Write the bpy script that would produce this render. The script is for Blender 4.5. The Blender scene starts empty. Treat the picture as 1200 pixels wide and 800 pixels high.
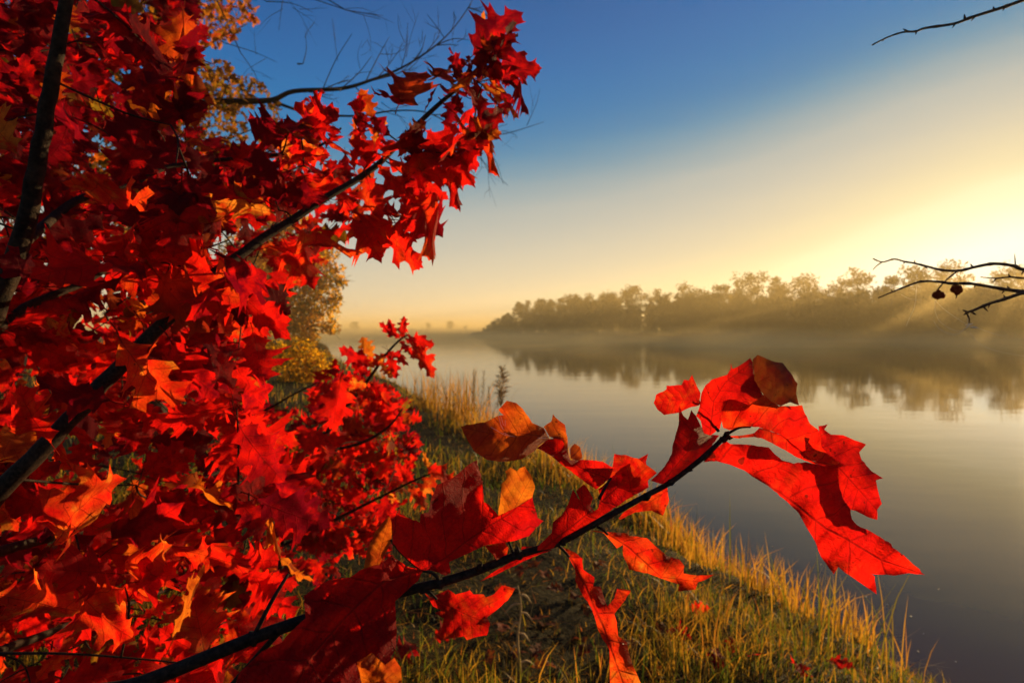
import bpy, bmesh, math, random
import numpy as np
from mathutils import Vector, Matrix, noise as mnoise
from mathutils.geometry import delaunay_2d_cdt

random.seed(7)
RNG = np.random.default_rng(11)
R = math.radians
sc = bpy.context.scene
COL = sc.collection

# ---------------------------------------------------------------- camera
F = 650.0                                   # focal length in pixels of the 1200 px wide photo
CAM = Vector((0.0, 0.0, 2.2))
PITCH = math.atan(15.0 / F)
cam_d = bpy.data.cameras.new('camera')
cam = bpy.data.objects.new('camera', cam_d)
COL.objects.link(cam)
cam.location = CAM
cam.rotation_euler = (math.pi / 2 - PITCH, 0, 0)
cam_d.sensor_width = 36.0
cam_d.lens = 36.0 * F / 1200.0
cam_d.clip_start = 0.02
cam_d.clip_end = 9000.0
cam_d.dof.use_dof = True
cam_d.dof.focus_distance = 0.47
cam_d.dof.aperture_fstop = 10.0
cam_d.dof.aperture_blades = 7
sc.camera = cam

# ---------------------------------------------------------------- sky and sun
SUN_AZ, SUN_EL = R(44.6), R(6.5)
SUN_DIR = Vector((math.sin(SUN_AZ) * math.cos(SUN_EL), math.cos(SUN_AZ) * math.cos(SUN_EL), math.sin(SUN_EL)))
world = bpy.data.worlds.new('World')
sc.world = world
world.use_nodes = True
nt = world.node_tree
nt.nodes.clear()
def nd(tree, typ, **kw):
    n = tree.nodes.new(typ)
    for k, v in kw.items():
        setattr(n, k, v)
    return n
out = nd(nt, 'ShaderNodeOutputWorld')
bg = nd(nt, 'ShaderNodeBackground')
sky = nd(nt, 'ShaderNodeTexSky', sky_type='NISHITA', sun_disc=False, sun_elevation=SUN_EL, sun_rotation=SUN_AZ,
         altitude=0.0, air_density=1.0, dust_density=1.0, ozone_density=3.0)
# the dawn sky's own colours by its brightness: deep clear blue far from the sun, cream and butter yellow near it
dim = nd(nt, 'ShaderNodeVectorMath', operation='SCALE'); dim.inputs['Scale'].default_value = 0.075
lum = nd(nt, 'ShaderNodeRGBToBW')
wtc = nd(nt, 'ShaderNodeTexCoord')
wsep = nd(nt, 'ShaderNodeSeparateXYZ')
hgt = nd(nt, 'ShaderNodeMath', operation='MULTIPLY_ADD', use_clamp=True); hgt.inputs[1].default_value = -1.0; hgt.inputs[2].default_value = 1.0
hpw = nd(nt, 'ShaderNodeMath', operation='POWER'); hpw.inputs[1].default_value = 3.0
hcl = nd(nt, 'ShaderNodeMath', operation='MULTIPLY'); hcl.inputs[1].default_value = 1.62
wmap = nd(nt, 'ShaderNodeMapping'); wmap.inputs['Scale'].default_value = (1.6, 1.6, 14.0); wmap.inputs['Rotation'].default_value = (0.05, 0.12, 0)
cl = nd(nt, 'ShaderNodeTexNoise'); cl.inputs['Scale'].default_value = 2.2; cl.inputs['Detail'].default_value = 5.0
cl2 = nd(nt, 'ShaderNodeMath', operation='MULTIPLY_ADD'); cl2.inputs[1].default_value = 0.16; cl2.inputs[2].default_value = 0.92
m1 = nd(nt, 'ShaderNodeMath', operation='MULTIPLY'); m2 = nd(nt, 'ShaderNodeMath', operation='MULTIPLY'); m3 = nd(nt, 'ShaderNodeMath', operation='MULTIPLY'); m3.inputs[1].default_value = 0.5
rmp = nd(nt, 'ShaderNodeValToRGB'); rmp.color_ramp.interpolation = 'B_SPLINE'
SKYC = [(0.0, (0, .04, .16)), (.010, (0, .12, .39)), (.026, (0, .175, .44)), (.042, (.015, .20, .43)), (.060, (.09, .28, .43)), (.082, (.24, .37, .43)), (.115, (.42, .47, .45)), (.20, (.61, .58, .46)), (.31, (.76, .67, .44)), (.48, (.95, .83, .48)), (1.0, (1.4, 1.3, 1.05))]
while len(rmp.color_ramp.elements) < len(SKYC): rmp.color_ramp.elements.new(0.5)
for e_, (p_, c_) in zip(rmp.color_ramp.elements, SKYC):
    e_.position = p_; e_.color = (*[x * .84 for x in c_], 1)
lift = nd(nt, 'ShaderNodeVectorMath', operation='SCALE'); lift.inputs['Scale'].default_value = 10.0
bg.inputs['Strength'].default_value = 0.06
L_ = nt.links.new
L_(sky.outputs[0], dim.inputs[0]); L_(dim.outputs[0], lum.inputs[0])
L_(wtc.outputs['Generated'], wsep.inputs[0]); L_(wsep.outputs[2], hgt.inputs[0]); L_(hgt.outputs[0], hpw.inputs[0]); L_(hpw.outputs[0], hcl.inputs[0])
L_(wtc.outputs['Generated'], wmap.inputs[0]); L_(wmap.outputs[0], cl.inputs['Vector']); L_(cl.outputs['Fac'], cl2.inputs[0])
L_(lum.outputs[0], m1.inputs[0]); L_(hcl.outputs[0], m1.inputs[1]); L_(m1.outputs[0], m2.inputs[0]); L_(cl2.outputs[0], m2.inputs[1])
low = nd(nt, 'ShaderNodeMath', operation='MULTIPLY_ADD', use_clamp=True); low.inputs[1].default_value = -2.0; low.inputs[2].default_value = 1.0
low2 = nd(nt, 'ShaderNodeMath', operation='POWER'); low2.inputs[1].default_value = 2.6
low3 = nd(nt, 'ShaderNodeMath', operation='MULTIPLY_ADD'); low3.inputs[1].default_value = 0.33
L_(wsep.outputs[2], low.inputs[0]); L_(low.outputs[0], low2.inputs[0]); L_(low2.outputs[0], low3.inputs[0]); L_(m2.outputs[0], low3.inputs[2])
L_(low3.outputs[0], m3.inputs[0]); L_(m3.outputs[0], rmp.inputs[0])
L_(rmp.outputs[0], lift.inputs[0]); L_(lift.outputs[0], bg.inputs['Color']); L_(bg.outputs[0], out.inputs['Surface'])

sun_d = bpy.data.lights.new('sun', 'SUN')
sun = bpy.data.objects.new('sun', sun_d)
COL.objects.link(sun)
sun_d.energy = 5.0
sun_d.angle = R(0.6)
sun_d.color = (1.0, 0.68, 0.31)
sun.rotation_euler = SUN_DIR.to_track_quat('Z', 'Y').to_euler()
sun.location = (30, 30, 30)

sc.view_settings.view_transform = 'Standard'
sc.view_settings.look = 'None'
sc.view_settings.exposure = 1.0
sc.view_settings.gamma = 1.0
sc.view_settings.use_curve_mapping = False
sc.cycles.max_bounces = 8
sc.cycles.diffuse_bounces = 4
sc.cycles.glossy_bounces = 4
sc.cycles.transmission_bounces = 5
sc.cycles.transparent_max_bounces = 8
sc.cycles.volume_bounces = 4
sc.cycles.use_denoising = True

# ---------------------------------------------------------------- helpers
FWD = Vector((0, math.cos(PITCH), -math.sin(PITCH)))
UPV = Vector((0, math.sin(PITCH), math.cos(PITCH)))
RGT = Vector((1, 0, 0))
def at(u, v, d):
    """point of the place seen at photo pixel (u, v), d metres in front of the lens"""
    return CAM + d * (FWD + RGT * ((u - 600.0) / F) + UPV * ((400.0 - v) / F))

def tag(o, label=None, cat=None, group=None, kind=None):
    if label: o['label'] = label
    if cat: o['category'] = cat
    if group: o['group'] = group
    if kind: o['kind'] = kind
    return o

def empty(name, loc, label, cat, group=None):
    o = bpy.data.objects.new(name, None)
    o.empty_display_size = 0.1
    COL.objects.link(o)
    o.location = loc
    return tag(o, label, cat, group)

def link_mesh(name, me, mat=None, parent=None):
    o = bpy.data.objects.new(name, me)
    COL.objects.link(o)
    if mat is not None and not me.materials:
        me.materials.append(mat)
    if parent is not None:
        o.parent = parent
        o.location = -Vector(parent.location) if parent.type == 'EMPTY' else (0, 0, 0)
    return o

def np_mesh(name, verts, faces, smooth=True, attrs=None, uv=None):
    """verts (n,3), faces: list of arrays of equal row length"""
    me = bpy.data.meshes.new(name)
    verts = np.asarray(verts, dtype=np.float32)
    if isinstance(faces, np.ndarray): faces = [faces]
    loops = np.concatenate([f.reshape(-1) for f in faces]).astype(np.int32)
    counts = np.concatenate([np.full(len(f), f.shape[1]) for f in faces]).astype(np.int32)
    starts = np.concatenate([[0], np.cumsum(counts)[:-1]]).astype(np.int32)
    me.vertices.add(len(verts)); me.vertices.foreach_set('co', verts.reshape(-1))
    me.loops.add(len(loops)); me.loops.foreach_set('vertex_index', loops)
    me.polygons.add(len(counts)); me.polygons.foreach_set('loop_start', starts)
    me.update(calc_edges=True)
    me.validate()
    if smooth:
        me.polygons.foreach_set('use_smooth', np.ones(len(me.polygons), dtype=bool))
    for k, a in (attrs or {}).items():
        at_ = me.attributes.new(k, 'FLOAT', 'POINT')
        at_.data.foreach_set('value', np.asarray(a, dtype=np.float32))
    if uv is not None:
        at_ = me.attributes.new('leaf_uv', 'FLOAT_VECTOR', 'POINT')
        uv3 = np.zeros((len(verts), 3), dtype=np.float32); uv3[:, :2] = uv
        at_.data.foreach_set('vector', uv3.reshape(-1))
    me.update()
    return me

def tube_arrays(pts, radii, sides=8, cap=True):
    pts = [Vector(p) for p in pts]
    n = len(pts)
    vs, fs = [], []
    prev = None
    for i, p in enumerate(pts):
        t = (pts[min(i + 1, n - 1)] - pts[max(i - 1, 0)]).normalized()
        if prev is None:
            a = t.orthogonal().normalized()
        else:
            a = (prev - t * prev.dot(t))
            a = a.normalized() if a.length > 1e-6 else t.orthogonal().normalized()
        prev = a
        b = t.cross(a)
        for k in range(sides):
            an = 2 * math.pi * k / sides
            vs.append(p + (a * math.cos(an) + b * math.sin(an)) * radii[i])
    for i in range(n - 1):
        for k in range(sides):
            k2 = (k + 1) % sides
            fs.append((i * sides + k, i * sides + k2, (i + 1) * sides + k2, (i + 1) * sides + k))
    tris = []
    if cap:
        for i0, c in ((0, pts[0]), (n - 1, pts[-1])):
            ci = len(vs); vs.append(c)
            for k in range(sides):
                k2 = (k + 1) % sides
                tris.append((ci, i0 * sides + k2, i0 * sides + k) if i0 == 0 else (ci, i0 * sides + k, i0 * sides + k2))
    return vs, fs, tris

class Tubes:
    def __init__(self): self.v, self.q, self.t = [], [], []
    def add(self, pts, radii, sides=8):
        if not hasattr(radii, '__len__'): radii = [radii] * len(pts)
        v, q, t = tube_arrays(pts, radii, sides)
        b = len(self.v)
        self.v += [tuple(x) for x in v]
        self.q += [tuple(i + b for i in f) for f in q]
        self.t += [tuple(i + b for i in f) for f in t]
    def build(self, name, mat, parent=None):
        me = np_mesh(name, np.array(self.v), [np.array(self.q), np.array(self.t)])
        return link_mesh(name, me, mat, parent)

def smooth_path(pts, radii, n=8):
    """Catmull-Rom through the points"""
    P = [Vector(p) for p in pts]
    if not hasattr(radii, '__len__'): radii = [radii] * len(P)
    outp, outr = [], []
    for i in range(len(P) - 1):
        p0, p1, p2, p3 = P[max(i - 1, 0)], P[i], P[i + 1], P[min(i + 2, len(P) - 1)]
        for k in range(n):
            t = k / n
            outp.append(0.5 * ((2 * p1) + (p2 - p0) * t + (2 * p0 - 5 * p1 + 4 * p2 - p3) * t * t + (3 * p1 - p0 - 3 * p2 + p3) * t ** 3))
            outr.append(radii[i] * (1 - t) + radii[i + 1] * t)
    outp.append(P[-1]); outr.append(radii[-1])
    return outp, outr

# ---------------------------------------------------------------- materials
def new_mat(name):
    m = bpy.data.materials.new(name)
    m.use_nodes = True
    t = m.node_tree
    t.nodes.clear()
    o = nd(t, 'ShaderNodeOutputMaterial')
    return m, t, o
def math_n(t, op, a, b=None, clamp=False):
    n = nd(t, 'ShaderNodeMath', operation=op, use_clamp=clamp)
    for i, x in enumerate((a, b)):
        if x is None: continue
        if isinstance(x, (int, float)): n.inputs[i].default_value = x
        else: t.links.new(x, n.inputs[i])
    return n.outputs[0]
def mix_c(t, fac, a, b, mode='MIX'):
    n = nd(t, 'ShaderNodeMix', data_type='RGBA', blend_type=mode)
    for i, x in ((0, fac), (6, a), (7, b)):
        if isinstance(x, (int, float)): n.inputs[i].default_value = x
        elif isinstance(x, tuple): n.inputs[i].default_value = (*x, 1.0)
        else: t.links.new(x, n.inputs[i])
    return n.outputs[2]
def ramp(t, fac, stops, interp='LINEAR'):
    n = nd(t, 'ShaderNodeValToRGB')
    e = n.color_ramp.elements
    n.color_ramp.interpolation = interp
    while len(e) < len(stops): e.new(0.5)
    for i, (p, c) in enumerate(stops):
        e[i].position = p
        e[i].color = (*c, 1.0) if len(c) == 3 else c
    t.links.new(fac, n.inputs[0])
    return n.outputs[0]
def noise_n(t, vec, scale, detail=3.0, rough=0.55, out='Fac'):
    n = nd(t, 'ShaderNodeTexNoise')
    n.inputs['Scale'].default_value = scale
    n.inputs['Detail'].default_value = detail
    n.inputs['Roughness'].default_value = rough
    if vec is not None: t.links.new(vec, n.inputs['Vector'])
    return n.outputs[out]
def obj_vec(t): return nd(t, 'ShaderNodeTexCoord').outputs['Object']
def bump_n(t, h, strength, dist):
    n = nd(t, 'ShaderNodeBump')
    n.inputs['Strength'].default_value = strength
    n.inputs['Distance'].default_value = dist
    t.links.new(h, n.inputs['Height'])
    return n.outputs[0]
def attr_n(t, name, out='Fac'):
    return nd(t, 'ShaderNodeAttribute', attribute_name=name).outputs[out]

def sheet_shader(t, o, base, trans, tfac, rough, spec, normal=None):
    """a thin leaf or blade: reflects on the lit side, glows through on the other"""
    p = nd(t, 'ShaderNodeBsdfPrincipled')
    tr = nd(t, 'ShaderNodeBsdfTranslucent')
    mx = nd(t, 'ShaderNodeMixShader')
    for s, x in ((p.inputs['Base Color'], base), (tr.inputs['Color'], trans), (mx.inputs[0], tfac), (p.inputs['Roughness'], rough), (p.inputs['Specular IOR Level'], spec)):
        if isinstance(x, tuple): s.default_value = (*x, 1.0)
        elif isinstance(x, (int, float)): s.default_value = x
        else: t.links.new(x, s)
    if normal is not None:
        t.links.new(normal, p.inputs['Normal']); t.links.new(normal, tr.inputs['Normal'])
    t.links.new(p.outputs[0], mx.inputs[1]); t.links.new(tr.outputs[0], mx.inputs[2])
    t.links.new(mx.outputs[0], o.inputs['Surface'])

def bark_mat(name, dark, light, scale=60.0):
    m, t, o = new_mat(name)
    vec = obj_vec(t)
    n1 = noise_n(t, vec, scale, 5, 0.65)
    p = nd(t, 'ShaderNodeBsdfPrincipled')
    t.links.new(ramp(t, n1, [(0.35, dark), (0.7, light)]), p.inputs['Base Color'])
    p.inputs['Roughness'].default_value = 0.75
    p.inputs['Specular IOR Level'].default_value = 0.1
    t.links.new(bump_n(t, noise_n(t, vec, scale * 2.2, 4, 0.7), 0.7, 0.3 / scale), p.inputs['Normal'])
    t.links.new(p.outputs[0], o.inputs['Surface'])
    return m

def leaf_mat(name, reds, transs, dew=1.0, tfac=0.55):
    """autumn oak leaf: colour per leaf from 'rnd', blotches, a net of veins drawn in the leaf's own coordinates"""
    m, t, o = new_mat(name)
    uv = attr_n(t, 'leaf_uv', 'Vector')
    sep = nd(t, 'ShaderNodeSeparateXYZ'); t.links.new(uv, sep.inputs[0])
    u, v = sep.outputs[0], sep.outputs[1]
    av = math_n(t, 'ABSOLUTE', v)
    rnd = attr_n(t, 'rnd')
    oi = nd(t, 'ShaderNodeObjectInfo').outputs['Random']
    wob = noise_n(t, uv, 7.0, 2)
    # midrib: tapers from base to tip
    wid = math_n(t, 'MULTIPLY_ADD', u, -0.007)
    t.nodes[-1].inputs[2].default_value = 0.0115
    mid = math_n(t, 'SUBTRACT', 1.0, math_n(t, 'DIVIDE', av, wid), True)
    # side veins run forward from the midrib towards the lobes
    s = math_n(t, 'SUBTRACT', u, math_n(t, 'MULTIPLY', av, 0.62))
    s = math_n(t, 'ADD', s, math_n(t, 'MULTIPLY', wob, 0.05))
    s = math_n(t, 'MULTIPLY', s, 6.5)
    fr = math_n(t, 'ABSOLUTE', math_n(t, 'SUBTRACT', math_n(t, 'FRACT', s), 0.5))
    side = math_n(t, 'SUBTRACT', 1.0, math_n(t, 'MULTIPLY', fr, 17.0), True)
    vor = nd(t, 'ShaderNodeTexVoronoi', feature='DISTANCE_TO_EDGE')
    vor.inputs['Scale'].default_value = 26.0
    t.links.new(uv, vor.inputs['Vector'])
    net = math_n(t, 'SUBTRACT', 1.0, math_n(t, 'MULTIPLY', vor.outputs['Distance'], 7.0), True)
    vein = math_n(t, 'MAXIMUM', mid, math_n(t, 'MULTIPLY', side, 0.8))
    vein = math_n(t, 'MAXIMUM', vein, math_n(t, 'MULTIPLY', net, 0.28))
    # blotches
    shift = nd(t, 'ShaderNodeVectorMath', operation='ADD')
    cmb = nd(t, 'ShaderNodeCombineXYZ')
    k = math_n(t, 'MULTIPLY', math_n(t, 'ADD', rnd, oi), 37.0)
    t.links.new(k, cmb.inputs[0]); t.links.new(k, cmb.inputs[2])
    t.links.new(uv, shift.inputs[0]); t.links.new(cmb.outputs[0], shift.inputs[1])
    bl = noise_n(t, shift.outputs[0], 4.0, 4, 0.6)
    fine = noise_n(t, shift.outputs[0], 45.0, 3, 0.6)
    c = math_n(t, 'FRACT', math_n(t, 'ADD', rnd, math_n(t, 'MULTIPLY', oi, 0.0)))
    c = math_n(t, 'ADD', c, math_n(t, 'MULTIPLY', math_n(t, 'SUBTRACT', bl, 0.5), 1.25), True)
    base = ramp(t, c, reds)
    trans = ramp(t, c, transs)
    # brown dead spots
    spot = math_n(t, 'GREATER_THAN', noise_n(t, shift.outputs[0], 13.0, 2, 0.5), 0.71)
    base = mix_c(t, math_n(t, 'MULTIPLY', spot, 0.75), base, (0.035, 0.012, 0.008))
    trans = mix_c(t, math_n(t, 'MULTIPLY', spot, 0.75), trans, (0.06, 0.012, 0.006))
    base = mix_c(t, math_n(t, 'MULTIPLY', fine, 0.35), base, (0.14, 0.006, 0.006))
    smudge = ramp(t, noise_n(t, shift.outputs[0], 2.6, 5, 0.65), [(0.42, (0, 0, 0)), (0.68, (1, 1, 1))])
    base = mix_c(t, math_n(t, 'MULTIPLY', smudge, 0.68), base, (0.10, 0.004, 0.010))
    trans = mix_c(t, math_n(t, 'MULTIPLY', smudge, 0.68), trans, (0.30, 0.004, 0.008))
    base = mix_c(t, math_n(t, 'MULTIPLY', vein, 0.55), base, (0.20, 0.025, 0.012))
    trans = mix_c(t, math_n(t, 'MULTIPLY', vein, 0.72), trans, (0.10, 0.006, 0.006))
    h = math_n(t, 'ADD', math_n(t, 'MULTIPLY', vein, -0.6), math_n(t, 'MULTIPLY', noise_n(t, uv, 90.0, 3, 0.7), 0.85 * dew))
    h = math_n(t, 'ADD', h, math_n(t, 'MULTIPLY', noise_n(t, uv, 14.0, 2, 0.5), 0.8))
    h = math_n(t, 'ADD', h, math_n(t, 'MULTIPLY', fr, 0.9))
    vd = nd(t, 'ShaderNodeTexVoronoi'); vd.inputs['Scale'].default_value = 70.0
    t.links.new(uv, vd.inputs['Vector'])
    drop = math_n(t, 'SUBTRACT', 1.0, math_n(t, 'MULTIPLY', vd.outputs['Distance'], 3.6), True)
    wet = ramp(t, noise_n(t, shift.outputs[0], 3.4, 3, 0.6), [(0.50, (0, 0, 0)), (0.62, (1, 1, 1))])
    drop = math_n(t, 'MULTIPLY', math_n(t, 'MULTIPLY', drop, wet), dew, True)
    h = math_n(t, 'ADD', h, math_n(t, 'MULTIPLY', drop, 0.9))
    nrm = bump_n(t, h, 0.6, 0.0022)
    spec = math_n(t, 'ADD', math_n(t, 'MULTIPLY', math_n(t, 'GREATER_THAN', drop, 0.12), 0.22), 0.03)
    rgh = math_n(t, 'SUBTRACT', 0.55, math_n(t, 'MULTIPLY', drop, 0.4))
    sheet_shader(t, o, base, trans, tfac, rgh, spec, nrm)
    return m

# ---------------------------------------------------------------- the lie of the land
def poly_sd(px, py, poly):
    """signed distance, positive inside"""
    P = np.asarray(poly, dtype=float)
    d = np.full(px.shape, 1e9); inside = np.zeros(px.shape, dtype=bool)
    n = len(P)
    for i in range(n):
        a, b = P[i], P[(i + 1) % n]
        e = b - a
        wx, wy = px - a[0], py - a[1]
        t = np.clip((wx * e[0] + wy * e[1]) / (e @ e), 0, 1)
        d = np.minimum(d, np.hypot(wx - t * e[0], wy - t * e[1]))
        c = ((a[1] <= py) & (b[1] > py)) | ((b[1] <= py) & (a[1] > py))
        with np.errstate(divide='ignore', invalid='ignore'):
            xi = a[0] + (py - a[1]) / (b[1] - a[1]) * e[0]
        inside ^= c & (px < xi)
    return np.where(inside, d, -d)
NEAR_BANK = [(9, -14), (5, -2), (3.2, 1.6), (2.35, 3.3), (1.95, 4.4), (1.6, 5.6), (1.05, 7.2), (0.45, 9.0), (-0.5, 11.2), (-1.5, 13.4), (-2.8, 16.5), (-3.9, 19.5),
             (-7.5, 27), (-13, 40), (-22, 66), (-36, 100), (-60, 140), (-140, 215), (-900, 260), (-900, -600), (40, -600)]
FAR_BANK = [(-15.5, 186), (-13, 180), (-5, 166), (8, 152), (19, 140), (51, 121), (94, 106), (300, 90), (900, 60), (900, 700), (300, 700), (60, 330), (0, 230)]
MID_BANK = [(-160, 350), (-95, 338), (-62, 342), (-40, 350), (-20, 365), (0, 420), (-60, 640), (-400, 640), (-400, 350)]
def wob_np(x, y, s):
    return (np.sin(x * 1.3 * s + 1.7 * np.sin(y * 0.9 * s)) + np.sin(y * 1.7 * s + 0.6 + 1.3 * np.sin(x * 1.1 * s + 2.0))) * 0.5
def ground_z(x, y):
    x = np.asarray(x, dtype=float); y = np.asarray(y, dtype=float)
    w = 0.10 * wob_np(x, y, 2.3) + 0.05 * wob_np(x, y, 5.1)
    s = poly_sd(x, y, NEAR_BANK) + w
    h = np.where(s > 0, 0.62 * (1 - np.exp(-s / 0.55)) + 0.05 * np.clip(s, 0, 6) , np.clip(s * 0.55, -1.6, 0) - 0.02)
    h += np.where(s > 0.2, 0.018 * wob_np(x, y, 3.7) + 0.015 * wob_np(x + 9, y, 9.1), 0)
    for bank, top in ((FAR_BANK, 0.55), (MID_BANK, 0.6)):
        s2 = poly_sd(x, y, bank)
        h2 = np.where(s2 > 0, top * (1 - np.exp(-s2 / 3.0)) + 0.02 * np.clip(s2, 0, 60), -1.6)
        h = np.maximum(h, h2)
    return h
def gz(x, y): return float(ground_z(np.array([x]), np.array([y]))[0])

# materials of the setting
m, t, o = new_mat('bank_soil')
vec = obj_vec(t)
n1 = noise_n(t, vec, 1.6, 5, 0.6); n2 = noise_n(t, vec, 22.0, 4, 0.7)
cc = ramp(t, n1, [(0.30, (0.008, 0.006, 0.003)), (0.52, (0.014, 0.014, 0.004)), (0.72, (0.038, 0.026, 0.007))])
cc = mix_c(t, n2, cc, (0.03, 0.022, 0.009))
p = nd(t, 'ShaderNodeBsdfPrincipled'); p.inputs['Roughness'].default_value = 0.9; p.inputs['Specular IOR Level'].default_value = 0.05
t.links.new(cc, p.inputs['Base Color'])
t.links.new(bump_n(t, n2, 0.9, 0.04), p.inputs['Normal'])
t.links.new(p.outputs[0], o.inputs['Surface'])
M_SOIL = m

m, t, o = new_mat('lake_water')
vec = obj_vec(t)
mp = nd(t, 'ShaderNodeMapping'); mp.inputs['Scale'].default_value = (1.0, 2.4, 1.0)
t.links.new(vec, mp.inputs[0])
h = math_n(t, 'ADD', math_n(t, 'MULTIPLY', noise_n(t, mp.outputs[0], 0.35, 3, 0.5), 1.0), math_n(t, 'MULTIPLY', noise_n(t, mp.outputs[0], 1.9, 2, 0.5), 0.10))
p = nd(t, 'ShaderNodeBsdfPrincipled')
p.inputs['Base Color'].default_value = (0.085, 0.042, 0.008, 1)
p.inputs['Roughness'].default_value = 0.05
p.inputs['IOR'].default_value = 1.33
t.links.new(bump_n(t, h, 0.14, 0.04), p.inputs['Normal'])
t.links.new(p.outputs[0], o.inputs['Surface'])
M_WATER = m

# ground: one polar sheet round the camera, finer near it, out to the horizon
def polar_sheet(radii, nseg):
    a = np.linspace(0, 2 * np.pi, nseg, endpoint=False)
    r = np.asarray(radii)
    X = r[:, None] * np.sin(a)[None, :]; Y = r[:, None] * np.cos(a)[None, :]
    v = np.stack([X.ravel(), Y.ravel()], 1)
    i = np.arange(len(r) - 1)[:, None] * nseg; k = np.arange(nseg)[None, :]; k2 = (k + 1) % nseg
    q = np.stack([i + k, i + nseg + k, i + nseg + k2, i + k2], -1).reshape(-1, 4)
    return v, q
rad = np.concatenate([np.geomspace(0.05, 20, 190), np.geomspace(21, 4000, 150)])
v, q = polar_sheet(rad, 420)
z = ground_z(v[:, 0], v[:, 1])
ground = link_mesh('ground', np_mesh('ground', np.column_stack([v, z]), q[:, ::-1]), M_SOIL)
tag(ground, kind='structure')
v, q = polar_sheet(np.geomspace(0.05, 4000, 60), 96)
water = link_mesh('water', np_mesh('water', np.column_stack([v, np.zeros(len(v))]), q[:, ::-1]), M_WATER)
tag(water, kind='structure')

# ---------------------------------------------------------------- misty wood across the lake
def tree_leafcards(rng, n, lobes, size):
    """n small leaf-clump faces spread through a set of ellipsoid lobes (centre, radii)"""
    w = np.array([l[1][0] * l[1][1] * l[1][2] for l in lobes]) ** 0.75
    idx = rng.choice(len(lobes), n, p=w / w.sum())
    C = np.array([l[0] for l in lobes])[idx]; Rr = np.array([l[1] for l in lobes])[idx]
    d = rng.normal(size=(n, 3)); d /= np.linalg.norm(d, axis=1)[:, None]
    p = C + d * Rr * (rng.random(n) ** 0.45)[:, None]
    a = rng.normal(size=(n, 3)); a /= np.linalg.norm(a, axis=1)[:, None]
    b = np.cross(a, rng.normal(size=(n, 3))); b /= np.linalg.norm(b, axis=1)[:, None]
    s = size * (0.55 + 0.9 * rng.random(n))[:, None]
    V = np.stack([p - a * s, p + b * s * 0.45, p + a * s, p - b * s * 0.45], 1).reshape(-1, 3)
    q = np.arange(n * 4).reshape(-1, 4)
    return V, q, np.repeat(rng.random(n), 4)

m, t, o = new_mat('far_foliage')
rn = attr_n(t, 'rnd')
bc = ramp(t, rn, [(0.0, (0.030, 0.026, 0.010)), (0.5, (0.060, 0.045, 0.012)), (1.0, (0.10, 0.060, 0.014))])
sheet_shader(t, o, bc, ramp(t, rn, [(0.0, (0.05, 0.045, 0.01)), (1.0, (0.16, 0.09, 0.015))]), 0.45, 0.9, 0.0)
M_FARLEAF = m
M_FARBARK = bark_mat('far_bark', (0.02, 0.016, 0.012), (0.06, 0.05, 0.035), 4.0)

def skeleton(rng, height, spread, tb, crown_base=0.3, n_limb=9, r0=None):
    """trunk, limbs and twigs of a tree standing at the origin; returns limb ends for the crown"""
    r0 = r0 or height * 0.016
    top = height * 0.9
    path = [Vector((rng.normal() * spread * 0.05 * k, rng.normal() * spread * 0.05 * k, top * k / 5)) for k in range(6)]
    path[0] = Vector((0, 0, -0.3))
    tb.add(*smooth_path(path, [r0 * (1 - 0.16 * k) for k in range(6)], 2), sides=6)
    ends = []
    for i in range(n_limb):
        f = crown_base + (0.92 - crown_base) * (i + rng.random() * 0.6) / n_limb
        base = path[min(int(f * 5), 4)].lerp(path[min(int(f * 5) + 1, 5)], f * 5 % 1)
        az = i * 2.4 + rng.random()
        L = spread * (1.05 - 0.65 * abs(f - 0.45) * 1.4) * (0.75 + 0.4 * rng.random())
        dirv = Vector((math.sin(az), math.cos(az), 0.45 + 0.7 * f))
        e = base + dirv.normalized() * L
        mid = base.lerp(e, 0.5) + Vector((0, 0, -0.06 * L))
        tb.add(*smooth_path([base, mid, e], [r0 * 0.42, r0 * 0.25, r0 * 0.07], 2), sides=4)
        ends.append(e)
        for j in range(4):
            p0 = base.lerp(e, 0.35 + 0.6 * rng.random())
            p1 = p0 + Vector((rng.normal(), rng.normal(), 0.9 + rng.random())).normalized() * L * 0.45
            tb.add([p0, p1], [r0 * 0.12, r0 * 0.03], sides=3)
            ends.append(p1)
    ends.append(path[-1])
    return ends

def far_tree_meshes(seed, height, spread, bare):
    rng = np.random.default_rng(seed)
    tb = Tubes()
    ends = skeleton(rng, height, spread, tb, crown_base=0.06, n_limb=12)
    lobes = [((e.x, e.y, e.z), (spread * (0.24 + 0.16 * rng.random()),) * 2 + (spread * (0.24 + 0.20 * rng.random()),)) for e in ends]
    V, q, rn = tree_leafcards(rng, int(2900 * (1 - bare)), lobes, 0.20)
    return tb, (V, q, rn)
FAR_KIND = []
for s, (hh, sp, ba) in enumerate([(10, 2.5, 0.1), (10, 2.0, 0.35), (10, 3.0, 0.0), (10, 1.5, 0.2), (10, 2.2, 0.5), (10, 2.8, 0.15)]):
    tb, crown = far_tree_meshes(100 + s, hh, sp, ba)
    wood_me = np_mesh('far_trunk', np.array(tb.v), [np.array(tb.q), np.array(tb.t)])
    wood_me.materials.append(M_FARBARK)
    crown_me = np_mesh('far_crown', crown[0], crown[1], attrs={'rnd': crown[2]})
    crown_me.materials.append(M_FARLEAF)
    FAR_KIND.append((wood_me, crown_me, tb, crown))

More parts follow.
